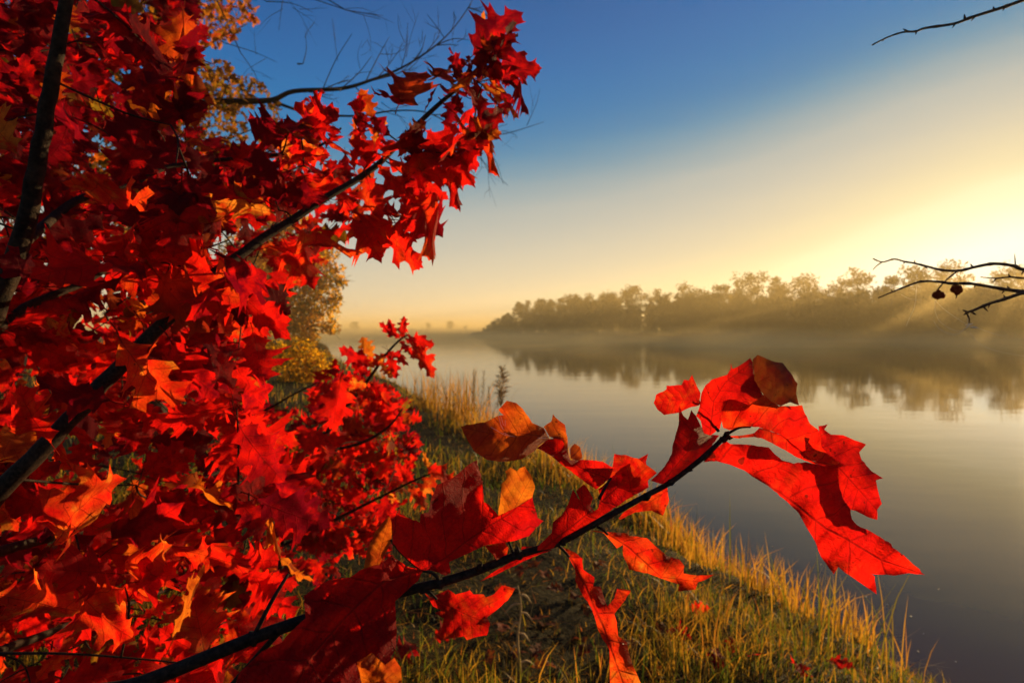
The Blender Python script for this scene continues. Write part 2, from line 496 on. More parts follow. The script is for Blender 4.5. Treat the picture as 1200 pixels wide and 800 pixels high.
def far_tree(u, vtop, d, kind, label, rz=0.0, widen=1.0):
    b = at(u, 395, d)
    z0 = gz(b.x, b.y)
    zt = at(u, vtop, d).z
    s = (zt - z0) / 10.0
    e = empty('lakeside_tree', (b.x, b.y, z0), label, 'tree', 'trees standing out of the misty wood across the lake')
    for nm, me in (('trunk', FAR_KIND[kind][0]), ('crown', FAR_KIND[kind][1])):
        o = bpy.data.objects.new(nm, me); COL.objects.link(o)
        o.parent = e; o.scale = (s * widen, s * widen, s); o.rotation_euler = (0, 0, rz)
SKY_TREES = [
    (592, 366, 176, 3, 'low hazy tree at the left tip of the misty wood'),
    (611, 354, 170, 0, 'pale rounded tree second from the left tip of the misty wood'),
    (634, 347, 165, 1, 'thin-topped hazy tree left of the tall pair in the misty wood'),
    (660, 343, 160, 4, 'tall bare-topped tree with see-through crown near the left end of the misty wood'),
    (683, 347, 156, 3, 'narrow misty tree beside the bare-topped one near the wood\'s left end'),
    (706, 343, 150, 5, 'broad hazy tree in the left third of the misty wood'),
    (738, 335, 146, 2, 'round-crowned tree making the first high bump of the misty wood'),
    (775, 340, 141, 0, 'grey-brown tree just right of the first high bump of the misty wood'),
    (812, 334, 138, 5, 'wide brownish tree in the middle of the misty wood\'s skyline'),
    (845, 330, 133, 1, 'loose-crowned tree left of the highest brown crown in the misty wood'),
    (872, 321, 130, 2, 'full brown tree rising highest at the centre of the misty wood'),
    (906, 329, 126, 0, 'amber tree just right of the highest central crown in the misty wood'),
    (942, 327, 122, 2, 'dense amber tree with domed top in the right half of the misty wood'),
    (976, 333, 119, 5, 'golden tree in the dip before the glowing treetops of the wood'),
    (1006, 316, 117, 4, 'feathery golden treetop sticking up where the wood starts to glow'),
    (1040, 324, 114, 1, 'glowing golden tree just left of the dark hump under the sun'),
    (1078, 317, 112, 2, 'dark golden hump of a tree under the thorny twig and below the sun'),
    (1122, 325, 110, 0, 'sunlit yellow tree behind the two hanging withered leaves'),
    (1165, 321, 108, 5, 'yellow hazy tree behind the thorny twig at the right edge'),
    (1205, 326, 106, 2, 'golden tree cut by the right edge of the photo'),
]
rr = random.Random(3)
for (u, vt, d, k, lab) in SKY_TREES:
    far_tree(u, vt - max(0, (u - 820) * .022), d + 3, k, lab, rr.random() * 6, 1.0 + 0.35 * rr.random())

# the rest of the wood reads as one mass
VV, QQ, RR, TB = [], [], [], Tubes()
off = 0
nw = np.random.default_rng(5)
TV, TQ = [], []
toff = 0
def wood_plant(x, y, h, kind, widen):
    global off, toff
    wood_me, crown_me, tb, (V, q, rn) = FAR_KIND[kind]
    a = nw.random() * 6.28; ca, sa = math.cos(a), math.sin(a)
    z0 = gz(x, y); s = h / 10.0
    for src, Vl in ((V, VV), (np.array(tb.v), TV)):
        W = np.column_stack([(src[:, 0] * ca - src[:, 1] * sa) * s * widen + x, (src[:, 0] * sa + src[:, 1] * ca) * s * widen + y, src[:, 2] * s + z0])
        Vl.append(W)
    QQ.append(q + off); off += len(V); RR.append(rn)
    TQ.append(np.array(tb.q) + toff); toff += len(tb.v)
edge = np.array([(-12, 181), (-4, 166), (8, 153), (19, 141.5), (51, 122.5), (94, 107.5), (150, 102)], float)
seg = np.cumsum([0] + [np.hypot(*(edge[i + 1] - edge[i])) for i in range(len(edge) - 1)])
for i in range(470):
    s = nw.random() * seg[-1]
    x = np.interp(s, seg, edge[:, 0]); y = np.interp(s, seg, edge[:, 1])
    back = nw.random() ** 1.5 * 34
    full = min(1.12, 0.20 + (s + 2) / 30)
    h = (2.0 + 5.6 * min(1, back / 7)) * full * (0.72 + 0.62 * nw.random())
    wood_plant(x + nw.normal() * 2 + back * 0.35, y + back + 1.0, h, int(nw.integers(0, 6)), 0.7 + 0.6 * nw.random())
for i in range(210):
    s = nw.random() * seg[-1] * (1 if i % 3 else .5) + (0 if i % 3 else seg[-1] * .5)
    x = np.interp(s, seg, edge[:, 0]); y = np.interp(s, seg, edge[:, 1])
    wood_plant(x + nw.normal(), y + .6 + nw.random() * 3.0, (1.4 + 2.2 * nw.random()) * min(1, .3 + s / 25), int(nw.integers(0, 6)), 1.5 + nw.random())
for i in range(70):
    s = seg[-1] * (.55 + .45 * nw.random())
    x = np.interp(s, seg, edge[:, 0]); y = np.interp(s, seg, edge[:, 1])
    back = 3 + nw.random() * 16
    wood_plant(x + back * .4, y + back, 7.5 + 3.5 * nw.random(), int(nw.integers(0, 6)), .9 + .5 * nw.random())
wood = link_mesh('misty_wood', np_mesh('misty_wood', np.concatenate(VV + TV), [np.concatenate(QQ), np.concatenate(TQ) + off],
                 attrs={'rnd': np.concatenate(RR + [np.full(sum(len(x) for x in TV), 0.2)])}), M_FARLEAF)
tag(wood, 'mass of hazy brown trees and bushes lining the far shore under the sunrise', 'wood', kind='stuff')

# reeds along the far waterline
def blades(rng, px, py, pz, h, w, lean, rnd):
    n = len(px)
    az = rng.random(n) * 2 * np.pi; la = rng.random(n) * 2 * np.pi
    L = np.abs(rng.normal(size=n)) * lean * h
    dx, dy = np.cos(la) * L, np.sin(la) * L
    cx, cy = np.cos(az) * w, np.sin(az) * w
    V = np.empty((n, 7, 3))
    for i, (f, wf) in enumerate(((0, 0.8), (0.35, 1.0), (0.7, 0.7))):
        bx, by = px + dx * f * f, py + dy * f * f
        bz = pz + h * (f - 0.12 * f * f * np.clip(L / h, 0, 2))
        V[:, 2 * i] = np.column_stack([bx - cx * wf, by - cy * wf, bz]); V[:, 2 * i + 1] = np.column_stack([bx + cx * wf, by + cy * wf, bz])
    V[:, 6] = np.column_stack([px + dx, py + dy, pz + h * (1 - 0.2 * np.clip(L / h, 0, 2))])
    b = (np.arange(n) * 7)[:, None]
    q = np.concatenate([b + np.array([0, 1, 3, 2]), b + np.array([2, 3, 5, 4])]); tr = b + np.array([4, 5, 6])
    return V.reshape(-1, 3), q, tr, np.repeat(rnd, 7)
m, t, o = new_mat('grass_blade')
rn = attr_n(t, 'rnd')
gc = [(0.0, (0.014, 0.030, 0.005)), (0.3, (0.045, 0.050, 0.007)), (0.55, (0.17, 0.10, 0.012)), (0.8, (0.32, 0.15, 0.018)), (1.0, (0.26, 0.08, 0.015))]
gt = [(0.0, (0.05, 0.11, 0.010)), (0.3, (0.15, 0.15, 0.012)), (0.55, (0.48, 0.25, 0.02)), (0.8, (0.66, 0.30, 0.025)), (1.0, (0.50, 0.14, 0.02))]
sheet_shader(t, o, ramp(t, rn, gc), ramp(t, rn, gt), 0.5, 0.5, 0.12)
M_GRASS = m
rg = np.random.default_rng(21)
n = 9000
s = rg.random(n) * seg[-1]
x = np.interp(s, seg, edge[:, 0]) + rg.normal(size=n) * 0.8 - 0.3; y = np.interp(s, seg, edge[:, 1]) + rg.random(n) * 3.0 - 1.2
V, q, tr, rn_ = blades(rg, x, y, np.maximum(ground_z(x, y), -0.05), 0.5 + 0.9 * rg.random(n), np.full(n, 0.05), 0.3, 0.35 + 0.5 * rg.random(n))
reeds = link_mesh('shore_reeds', np_mesh('shore_reeds', V, [q, tr], attrs={'rnd': rn_}), M_GRASS)
tag(reeds, 'low reed fringe along the waterline of the far wood', 'reeds', kind='stuff')

# two faint clumps of trees far up the lake, and a low line of bushes joining them
for i, (u, vt, d, k, lab, wd) in enumerate([
        (383, 377, 352, 5, 'faint grey tree far up the lake, just right of the yellow tree', 2.2),
        (398, 380, 356, 2, 'very faint low tree far up the lake, left of the blunt grey one', 2.0),
        (416, 377, 352, 2, 'blunt grey tree far up the lake between the yellow tree and the oak twig tip', 2.2),
        (502, 378, 358, 0, 'small faint tree far up the lake, right of the oak twig tip', 1.5),
        (527, 376, 356, 2, 'largest faint tree of the pair far up the lake, left of the misty headland', 1.7),
        (545, 381, 365, 5, 'lowest faint tree far up the lake, touching the misty headland', 1.7)]):
    b = at(u, 390, d); z0 = gz(b.x, b.y); sfac = (at(u, vt, d).z - z0) / 10.0
    e = empty('distant_tree', (b.x, b.y, z0), lab, 'tree', 'faint trees far up the lake')
    for nm, me in (('trunk', FAR_KIND[k][0]), ('crown', FAR_KIND[k][1])):
        o = bpy.data.objects.new(nm, me); COL.objects.link(o)
        o.parent = e; o.scale = (sfac * wd, sfac * wd, sfac); o.rotation_euler = (0, 0, i * 1.3)

# ---------------------------------------------------------------- the misty air
def box_obj(name, lo, hi, mat):
    bm = bmesh.new()
    bmesh.ops.create_cube(bm, size=1.0)
    for vv in bm.verts:
        vv.co = Vector([(lo[i] + hi[i]) / 2 + vv.co[i] * (hi[i] - lo[i]) for i in range(3)])
    me = bpy.data.meshes.new(name); bm.to_mesh(me); bm.free()
    return link_mesh(name, me, mat)
m, t, o = new_mat('lake_mist')
pv = nd(t, 'ShaderNodeVolumePrincipled')
pv.inputs['Color'].default_value = (1.0, 0.80, 0.40, 1)
pv.inputs['Anisotropy'].default_value = 0.62
vec = obj_vec(t)
sp = nd(t, 'ShaderNodeSeparateXYZ'); t.links.new(vec, sp.inputs[0])
fall = math_n(t, 'POWER', math_n(t, 'SUBTRACT', 1.0, math_n(t, 'DIVIDE', sp.outputs[2], 3.0), True), 2.2)
mp = nd(t, 'ShaderNodeMapping'); mp.inputs['Scale'].default_value = (0.05, 0.05, 0.22)
t.links.new(vec, mp.inputs[0])
wisp = ramp(t, noise_n(t, mp.outputs[0], 1.0, 2.0, 0.5), [(0.36, (0, 0, 0)), (0.70, (1, 1, 1))])
t.links.new(math_n(t, 'ADD', math_n(t, 'MULTIPLY', math_n(t, 'MULTIPLY', fall, wisp), 0.08), math_n(t, 'MULTIPLY', math_n(t, 'SUBTRACT', 1.0, math_n(t, 'DIVIDE', sp.outputs[2], 12.0), True), 0.0040)), pv.inputs['Density'])
t.links.new(pv.outputs[0], o.inputs['Volume'])
mist = box_obj('mist', (-190, 60, 0.02), (180, 440, 12.0), m)
tag(mist, 'low white mist drifting over the water before the far wood', 'mist', kind='stuff')
m, t, o = new_mat('morning_haze')
pv = nd(t, 'ShaderNodeVolumePrincipled')
pv.inputs['Color'].default_value = (1.0, 0.80, 0.40, 1)
pv.inputs['Density'].default_value = 0.0012
pv.inputs['Anisotropy'].default_value = 0.38
t.links.new(pv.outputs[0], o.inputs['Volume'])
haze = box_obj('haze', (-4200, -4200, -3.0), (4200, 4200, 18.0), m)
tag(haze, 'golden morning haze over the lake', 'haze', kind='stuff')

# ---------------------------------------------------------------- oak leaves
REDS = [(0.0, (0.06, 0.002, 0.010)), (0.32, (0.34, 0.006, 0.008)), (0.62, (0.50, 0.010, 0.006)), (0.88, (0.54, 0.06, 0.008)), (1.0, (0.52, 0.17, 0.02))]  # darkest stop doubles as painted shade on the upper-left leaves
TRANS = [(0.0, (0.17, 0.002, 0.012)), (0.32, (0.90, 0.010, 0.006)), (0.62, (0.98, 0.016, 0.006)), (0.88, (0.98, 0.10, 0.010)), (1.0, (0.95, 0.32, 0.03))]
DRY_R = [(0.0, (0.10, 0.022, 0.008)), (0.4, (0.28, 0.045, 0.008)), (0.7, (0.42, 0.09, 0.010)), (1.0, (0.44, 0.14, 0.014))]
DRY_T = [(0.0, (0.20, 0.03, 0.008)), (0.4, (0.70, 0.08, 0.008)), (0.7, (0.92, 0.19, 0.012)), (1.0, (0.95, 0.30, 0.02))]
GOLD_R = [(0.0, (0.06, 0.06, 0.010)), (0.4, (0.20, 0.10, 0.012)), (0.7, (0.34, 0.13, 0.016)), (1.0, (0.40, 0.06, 0.012))]
GOLD_T = [(0.0, (0.14, 0.14, 0.012)), (0.4, (0.45, 0.22, 0.015)), (0.7, (0.70, 0.25, 0.02)), (1.0, (0.75, 0.10, 0.012))]
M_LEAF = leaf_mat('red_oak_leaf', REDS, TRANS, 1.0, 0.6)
M_DRY_OR_SUNLIT = leaf_mat('withered_or_sunlit_leaf', DRY_R, DRY_T, 1.8, 0.55)  # withered leaves; also paints sunlit orange onto lobes of red leaves
M_BROWN = leaf_mat('brown_dead_leaf', [(0, (.05, .016, .007)), (.5, (.13, .040, .012)), (1, (.22, .075, .018))], [(0, (.12, .03, .01)), (.5, (.35, .09, .015)), (1, (.55, .18, .02))], 1.6, 0.25)
M_TWIG = bark_mat('oak_twig_bark', (0.006, 0.004, 0.003), (0.045, 0.026, 0.017), 260.0)
M_BARK = bark_mat('oak_bark', (0.006, 0.004, 0.003), (0.045, 0.028, 0.018), 55.0)

HALF = [(0, 0), (.03, .025), (.08, .05), (.12, .11), (.165, .20), (.19, .145), (.235, .115), (.28, .13), (.34, .24), (.405, .35), (.42, .285), (.475, .335),
        (.46, .25), (.485, .17), (.53, .155), (.58, .24), (.655, .365), (.665, .29), (.725, .315), (.695, .22), (.715, .135), (.76, .115), (.81, .155), (.875, .215),
        (.865, .14), (.90, .085), (.94, .07), (.95, .035), (1, 0)]
def fill_outline(pts, spacing):
    """triangulate a closed outline with an inner grid"""
    P = np.asarray(pts, float)
    lo, hi = P.min(0), P.max(0)
    gx = np.arange(lo[0] + spacing * 0.5, hi[0], spacing); gy = np.arange(lo[1] + spacing * 0.5, hi[1], spacing * 0.866)
    G = [(x + (0.5 * spacing if j % 2 else 0), y) for j, y in enumerate(gy) for x in gx]
    G = np.array(G)
    sd = poly_sd(G[:, 0], G[:, 1], P)
    G = G[sd > spacing * 0.42]
    V = [Vector(p) for p in P] + [Vector(g) for g in G]
    n = len(P)
    r = delaunay_2d_cdt(V, [(i, (i + 1) % n) for i in range(n)], [], 1, 1e-7)
    ov = np.array([tuple(v) for v in r[0]])
    tri = np.array([f for f in r[2] if len(f) == 3])
    return ov, tri

def leaf_variant(seed, spacing, slim=1.0):
    rng = np.random.default_rng(seed)
    sides = []
    for sgn in (1, -1):
        depth = 0.75 + 0.5 * rng.random(); off = rng.normal() * 0.018
        side = []
        for (x, y) in HALF[1:-1]:
            lob = max(y - 0.12, 0)
            yy = min(y, 0.12) * (1.5 - 0.4 * depth) + lob * (0.72 + 0.3 * depth) * (1 + 0.14 * rng.normal())
            side.append((x + off * math.sin(math.pi * x) + 0.006 * rng.normal(), sgn * slim * yy))
        sides.append(side)
    outl = [(0, 0)] + sides[0] + [(1, 0)] + sides[1][::-1]
    V, T = fill_outline(outl, spacing)
    x, y = V[:, 0], V[:, 1]
    droop = rng.uniform(0.05, 0.38); cup = rng.uniform(-0.15, 0.5); wave = rng.uniform(0.04, 0.11); tw = rng.normal() * 0.5
    ph = rng.random() * 6
    z = cup * np.sqrt(y * y + 0.002) - droop * x * x + wave * np.sin(9 * x + ph + 3 * y) * np.clip(np.abs(y) * 6, 0, 1) + 0.03 * np.sin(5 * x + 7 * y + ph) + 0.014 * np.sin(23 * x + 11 * y + ph) * np.sin(19 * y - 8 * x)
    # lobes curl at their ends
    edge = np.clip(np.abs(y) - 0.16, 0, 1)
    z += rng.uniform(-1.8, 1.2) * edge ** 1.5 * (1 + 0.5 * np.sin(6 * x + ph))
    a = tw * x; ca, sa = np.cos(a), np.sin(a)
    W = np.column_stack([x - 0.25 * droop * x ** 3, y * ca - z * sa, y * sa + z * ca])
    uv = np.column_stack([x, y])
    # stalk
    v, q, t3 = tube_arrays([(-0.22, 0.0, 0.035), (-0.10, 0.01, 0.008), (0.0, 0, z[0] * 0), (0.10, 0, -0.004)], [0.010, 0.008, 0.008, 0.004], 4)
    b = len(W)
    W = np.concatenate([W, np.array([tuple(p) for p in v])]); uv = np.concatenate([uv, np.tile([0.3, 0.0], (len(v), 1))])
    Q = np.array(q) + b
    T = np.concatenate([T, np.array(t3) + b, Q[:, [0, 1, 2]], Q[:, [0, 2, 3]]])
    return W, T, uv
VAR_HI = [leaf_variant(300 + i, 0.05, 0.8 + 0.4 * (i % 4) / 3) for i in range(14)]
VAR_LO = [leaf_variant(400 + i, 0.11, 0.8 + 0.4 * (i % 3) / 2) for i in range(10)]

_shared = {}
def variant_mesh(i, mat, rnd):
    """leaf meshes shared by the leaves that are objects; the colour step is part of the key"""
    key = (i, mat.name, round(rnd * 10))
    if key not in _shared:
        W, T, uv = VAR_HI[i]
        me = np_mesh('oak_leaf', W, T, attrs={'rnd': np.full(len(W), round(rnd * 10) / 10 + 0.03 * math.sin(i * 7.0))}, uv=uv)
        me.materials.append(mat)
        _shared[key] = me
    return _shared[key]

def leaf_frame(base, tip, hint, roll=0.0):
    base, tip = Vector(base), Vector(tip)
    x = tip - base; L = x.length; x.normalize()
    n = Vector(hint) - x * Vector(hint).dot(x)
    n = n.normalized() if n.length > 1e-5 else x.orthogonal().normalized()
    y = n.cross(x)
    if roll:
        n = (n * math.cos(roll) + y * math.sin(roll)).normalized(); y = n.cross(x)
    return base, x, y, n, L

class LeafSet:
    """collects the leaves of one tree; the largest in view become parts, the rest one mesh"""
    def __init__(self): self.items = []
    def add(self, base, tip, hint, width=1.0, roll=0.0, var=0, rnd=0.5, mat=None, must=False, label=None):
        b, x, y, n, L = leaf_frame(base, tip, hint, roll)
        d = (b - CAM).dot(FWD)
        self.items.append(dict(b=b, x=x, y=y, n=n, L=L, w=width, var=var, rnd=rnd, mat=mat or M_LEAF, size=(1e3 if must else 0) + L / max(d, 0.1), d=d, label=label))
    def build(self, parent, n_parts, name='leaf', rest='foliage'):
        it = sorted(self.items, key=lambda k: -k['size'])
        for k in it[:n_parts]:
            me = variant_mesh(k['var'] % len(VAR_HI), k['mat'], k['rnd'])
            o = bpy.data.objects.new(name, me); COL.objects.link(o); o.parent = parent
            Mx = Matrix.Identity(4)
            for c, (ax, s) in enumerate(((k['x'], k['L']), (k['y'], k['L'] * k['w']), (k['n'], k['L']))):
                for r_ in range(3): Mx[r_][c] = ax[r_] * s
            off = parent.location
            for r_ in range(3): Mx[r_][3] = k['b'][r_] - off[r_]
            o.matrix_local = Mx
            if k['label']: o['label'] = k['label']
        mats = {}
        for k in it[n_parts:]: mats.setdefault(k['mat'].name, []).append(k)
        for mname, ks in mats.items():
            Vs, Ts, Us, Rs, off = [], [], [], [], 0
            for k in ks:
                W, T, uv = (VAR_HI if k['L'] / k['d'] * F > 70 else VAR_LO)[k['var'] % 10]
                X = np.array(k['x']) * k['L']; Y = np.array(k['y']) * k['L'] * k['w']; N = np.array(k['n']) * k['L']
                Vs.append(W[:, :1] * X + W[:, 1:2] * Y + W[:, 2:3] * N + np.array(k['b']))
                Ts.append(T + off); off += len(W); Us.append(uv); Rs.append(np.full(len(W), k['rnd']))
            o = link_mesh(rest, np_mesh(rest, np.concatenate(Vs), np.concatenate(Ts), attrs={'rnd': np.concatenate(Rs)}, uv=np.concatenate(Us)), bpy.data.materials[mname], parent)
            o['kind'] = 'stuff'

# ---------------------------------------------------------------- leaves of the front branch: each has its own cut
def tps(ctrl):
    C = np.array(ctrl, float); n = len(C)
    P = C[:, :2] / 100.0
    r2 = ((P[:, None] - P[None]) ** 2).sum(-1)
    K = np.where(r2 > 0, r2 * np.log(r2 + 1e-12) * 0.5, 0)
    A = np.zeros((n + 3, n + 3)); A[:n, :n] = K + np.eye(n) * 0.02
    A[:n, n] = 1; A[:n, n + 1:] = P; A[n, :n] = 1; A[n + 1:, :n] = P.T
    w = np.linalg.solve(A, np.concatenate([C[:, 2], [0, 0, 0]]))
    def f(q):
        q = q / 100.0
        r2 = ((q[:, None] - P[None]) ** 2).sum(-1)
        return np.where(r2 > 0, r2 * np.log(r2 + 1e-12) * 0.5, 0) @ w[:n] + w[n] + q @ w[n + 1:]
    return f
def rough_outline(pts, step, jit, rng):
    out_ = []
    n = len(pts)
    for i in range(n):
        a, b = np.array(pts[i], float), np.array(pts[(i + 1) % n], float)
        m = max(1, int(np.hypot(*(b - a)) / step))
        for k in range(m):
            q = a + (b - a) * k / m
            out_.append(q + (rng.normal(size=2) * jit if k else 0))
    return out_
def cut_leaf(parent, patches, midrib, mat, rnd, label=None, wave=0.0017, seed=0, name='leaf'):
    rng = np.random.default_rng(seed)
    Mr = np.array(midrib, float)
    sl = np.hypot(*(Mr[1:] - Mr[:-1]).T); cum = np.concatenate([[0], np.cumsum(sl)]); Ltot = cum[-1]
    VV_, TT_, UU_, off = [], [], [], 0
    for outl, ctrl in patches:
        V, T = fill_outline(rough_outline(outl, 4.0, 0.28, rng), 3.2)
        f = tps(ctrl)
        d = f(V)
        ph = rng.random(3) * 6
        d = d + wave * (np.sin(V[:, 0] * 0.11 + ph[0] + 1.4 * np.sin(V[:, 1] * 0.07)) + np.sin(V[:, 1] * 0.14 + ph[1] + V[:, 0] * 0.05) + 0.5 * np.sin(V[:, 0] * 0.31 + V[:, 1] * 0.23 + ph[2]))
        sde = poly_sd(V[:, 0], V[:, 1], np.array(outl))
        d = d + wave * 3.6 * np.exp(-np.clip(sde, 0, 99) / 6.0) * np.sin(V[:, 0] * 0.075 + V[:, 1] * 0.06 + ph[1]) + wave * 0.3 * np.sin(V[:, 0] * 0.62 + ph[0]) * np.sin(V[:, 1] * 0.55 + ph[2])
        best = np.full(len(V), 1e9); u_ = np.zeros(len(V)); v_ = np.zeros(len(V))
        for i in range(len(sl)):
            a, e = Mr[i], Mr[i + 1] - Mr[i]
            t_ = ((V - a) @ e) / (e @ e)
            t_ = np.clip(t_, -0.3 if i == 0 else 0, 1.3 if i == len(sl) - 1 else 1)
            w = V - a - t_[:, None] * e
            dist = np.hypot(w[:, 0], w[:, 1]); sg = np.sign(e[0] * w[:, 1] - e[1] * w[:, 0])
            k = dist < best
            best = np.where(k, dist, best); u_ = np.where(k, (cum[i] + t_ * sl[i]) / Ltot, u_); v_ = np.where(k, sg * dist / Ltot, v_)
        # nearest stays nearest: the plane's distance grows with d, so this is the sheet's real place and size
        pix = np.column_stack([(V[:, 0] - 600) / F, (400 - V[:, 1]) / F])
        W = np.array(CAM) + d[:, None] * (np.array(FWD) + pix[:, :1] * np.array(RGT) + pix[:, 1:] * np.array(UPV))
        VV_.append(W); TT_.append(T + off); off += len(W); UU_.append(np.column_stack([u_, v_]))
    V = np.concatenate(VV_)
    me = np_mesh(name, V, np.concatenate(TT_), attrs={'rnd': np.full(len(V), rnd)}, uv=np.concatenate(UU_))
    o = link_mesh(name, me, mat, parent)
    if label: o['label'] = label
    LF[seed] = o
    return o

fb_base = Vector((-0.55, 0.10, gz(-0.55, 0.10)))
front = empty('oak_branch', fb_base, 'dark leafy oak branch reaching across the foreground over the water, large red leaves', 'branch')
stem_px = [(165, 800, .36), (270, 758, .37), (300, 746, .375), (357, 726, .38), (420, 707, .39), (480, 691, .40), (520, 681, .405), (560, 668, .41), (604, 651, .417), (658, 634, .425),
           (692, 616, .43), (725, 598, .435), (756, 581, .44), (784, 566, .445), (806, 550, .45), (827, 533, .455), (853, 508, .462)]
pts = [fb_base + Vector((0, 0, -0.1)), fb_base + Vector((0.05, 0.05, 0.5)), fb_base + Vector((0.14, 0.13, 1.05)), at(20, 850, .35)] + [at(*p) for p in stem_px]
rad_ = [.009, .008, .0065, .005, .0046, .0043, .0042, .004, .0038, .0035, .0033, .0031, .0029, .0026, .0025, .0023, .0021, .0021, .002, .0022, .0017]
tb = Tubes(); tb.add(*smooth_path(pts, rad_, 6), sides=12)
# swollen nodes and buds
for (u, v, d, r) in [(515, 683, .403, .0048), (608, 650, .417, .0042), (757, 582, .44, .0036), (786, 565, .445, .003), (296, 748, .374, .0055)]:
    tb.add([at(u - 5, v + 2.5, d), at(u, v, d), at(u + 5, v - 2.5, d)], [r * 0.5, r, r * 0.5], sides=10)
tb.build('branch', M_TWIG, front)
for (u, v, d, du, dv) in [(850, 510, .46, 4, -5), (846, 516, .459, 7, -1), (852, 512, .462, 7, 1), (606, 649, .416, 1, -9), (560, 667, .408, 5, -7), (420, 706, .388, 6, -7), (692, 615, .43, 6, 3), (658, 634, .424, 5, 5), (806, 549, .45, 6, 2)]:
    bt = Tubes(); bt.add([at(u, v, d), at(u + du * .5, v + dv * .5, d - .002), at(u + du, v + dv, d - .002)], [.0018, .0022, .0003], sides=7)
    bt.build('bud', M_TWIG, front)
# side shoots below the branch, then the leaf stalks
tw_ = Tubes(); tw_.add(*smooth_path([at(330, 737, .378), at(300, 770, .385), at(262, 812, .39)], [.0022, .0019, .0015], 4), sides=7)
tw_.build('side_shoot', M_TWIG, front)
tw_ = Tubes(); tw_.add(*smooth_path([at(296, 748, .374), at(318, 705, .38), at(338, 672, .39)], [.0017, .0014, .001], 4), sides=7)
tw_.build('side_shoot', M_TWIG, front)
LF = {}
A = [(824, 541), (840, 540), (855, 544), (872, 550.6), (883, 559), (900, 569), (920.6, 586), (936, 601), (945, 617.5), (955, 634), (962, 652), (977, 672.6), (982.5, 663.8), (990.8, 671), (1010, 683.6), (1027.4, 696), (1025, 675), (1021, 672),
     (1048.5, 674), (1065, 671), (1083.8, 673.4), (1073, 663), (1059.6, 650.6), (1045.8, 641), (1044.4, 636.8), (1023.8, 624.4), (1004.5, 614.8), (998.5, 608), (996.8, 597), (988, 584.5), (984, 572), (982.5, 560), (982.5, 544.6), (962, 545),
     (944, 541), (930, 543), (916.5, 539), (908, 532), (901, 524), (880, 521), (856, 520), (850, 516), (838, 527)]
cut_leaf(front, [(A, [(826, 540, .455), (920, 560, .44), (980, 560, .435), (1084, 673, .395), (1027, 696, .405), (977, 672, .415), (900, 524, .452), (955, 634, .422), (940, 600, .436)])],
         [(826, 540), (855, 545), (885, 561), (915, 577), (949, 605), (969, 620), (991, 631), (1032, 656), (1084, 673)], M_LEAF, 0.60, 'largest glowing red leaf hanging at the branch tip with long pointed lobes', seed=1)
B = [(961, 513), (959, 499), (970, 497), (966, 503), (974, 509), (988, 509.7), (1002, 515.8), (1015, 520.4), (1007, 529.5), (1010, 539), (1021, 551.5), (1035, 560), (1026.5, 562.5), (1029, 575), (1033.4, 590), (1028, 597), (1028, 608.7),
     (1015.5, 605), (1002, 598), (990, 596), (972, 570), (955, 540), (948, 520)]
cut_leaf(front, [(B, [(955, 520, .46), (1015, 520, .47), (1035, 560, .455), (1028, 608, .44), (985, 590, .45)])], [(950, 525), (985, 550), (1030, 600)], M_LEAF, 0.40, 'darker red leaf half hidden behind the largest one', seed=2)
C1 = [(847.5, 470), (855, 467.7), (866, 470), (877.5, 474.7), (885, 470), (895, 462), (903.7, 470), (913, 475.6), (928, 475.6), (940, 474.7), (943, 484), (949.5, 496.5), (959, 503.4), (962.7, 511.6), (962, 521), (969, 531), (980, 539), (989, 545),
      (982, 548), (966, 544.6), (949.5, 539), (933, 524), (916.5, 510), (900, 504), (888.7, 500), (872, 499.6), (855, 503.7), (847.5, 501), (845, 488)]
C2 = [(852, 511), (866, 513.5), (880, 512), (892, 513), (905, 519), (920, 527), (935, 536), (950, 542), (966, 545), (949.5, 538.5), (933, 523.5), (916.5, 509.7), (900, 503.6), (890, 501), (884, 507), (870, 510)]
cut_leaf(front, [(C1, [(850, 500, .455), (847, 470, .440), (877, 475, .446), (895, 462, .438), (940, 475, .432), (962, 515, .427), (985, 546, .428), (900, 503, .458), (933, 524, .452), (960, 542, .44)]),
                 (C2, [(852, 511, .462), (900, 504, .458), (933, 524, .452), (960, 542, .44), (900, 516, .475), (935, 536, .465)])],
         [(850, 502), (872, 500), (900, 504), (916, 510), (933, 524), (950, 539), (985, 546)], M_LEAF, 0.66, 'arched bright red leaf over the branch tip', seed=3)
D1 = [(822, 460.6), (827, 451), (834, 444.7), (852, 439), (856, 432.5), (856.5, 425), (858, 432), (866, 428.7), (879, 419.4), (882, 424), (884, 445.6), (892.5, 459.7), (895, 465), (885, 473), (877.5, 478), (866, 473), (852, 470), (848, 476), (846.5, 488),
      (843.7, 502), (832.5, 510), (825, 507.5), (821, 492.5), (815.6, 487), (820, 475.6)]
D2 = [(882, 421), (887.8, 415.6), (898, 420), (909, 424), (917, 425), (926, 436), (934.6, 449.4), (932.8, 460.6), (936.5, 474.7), (926, 471), (915, 475.6), (905.6, 472), (895, 462.5), (884, 446)]
cut_leaf(front, [(D1, [(825, 507, .462), (824, 455, .478), (856, 440, .470), (880, 420, .485), (893, 462, .468), (846, 487, .458), (838, 470, .468)])], [(832, 508), (836, 470), (850, 448), (880, 425)], M_LEAF, 0.50, 'arched dark red leaf at the top of the branch tip', seed=4)
cut_leaf(front, [(D2, [(884, 445, .487), (888, 416, .490), (917, 425, .478), (935, 450, .470), (934, 472, .455), (895, 462, .468), (906, 446, .462), (922, 450, .458), (898, 430, .474)])], [(884, 450), (905, 440), (930, 452), (936, 474)], M_BROWN, 0.35,
         'brown shrivelled leaf end curled over the top', wave=0.0022, seed=5)
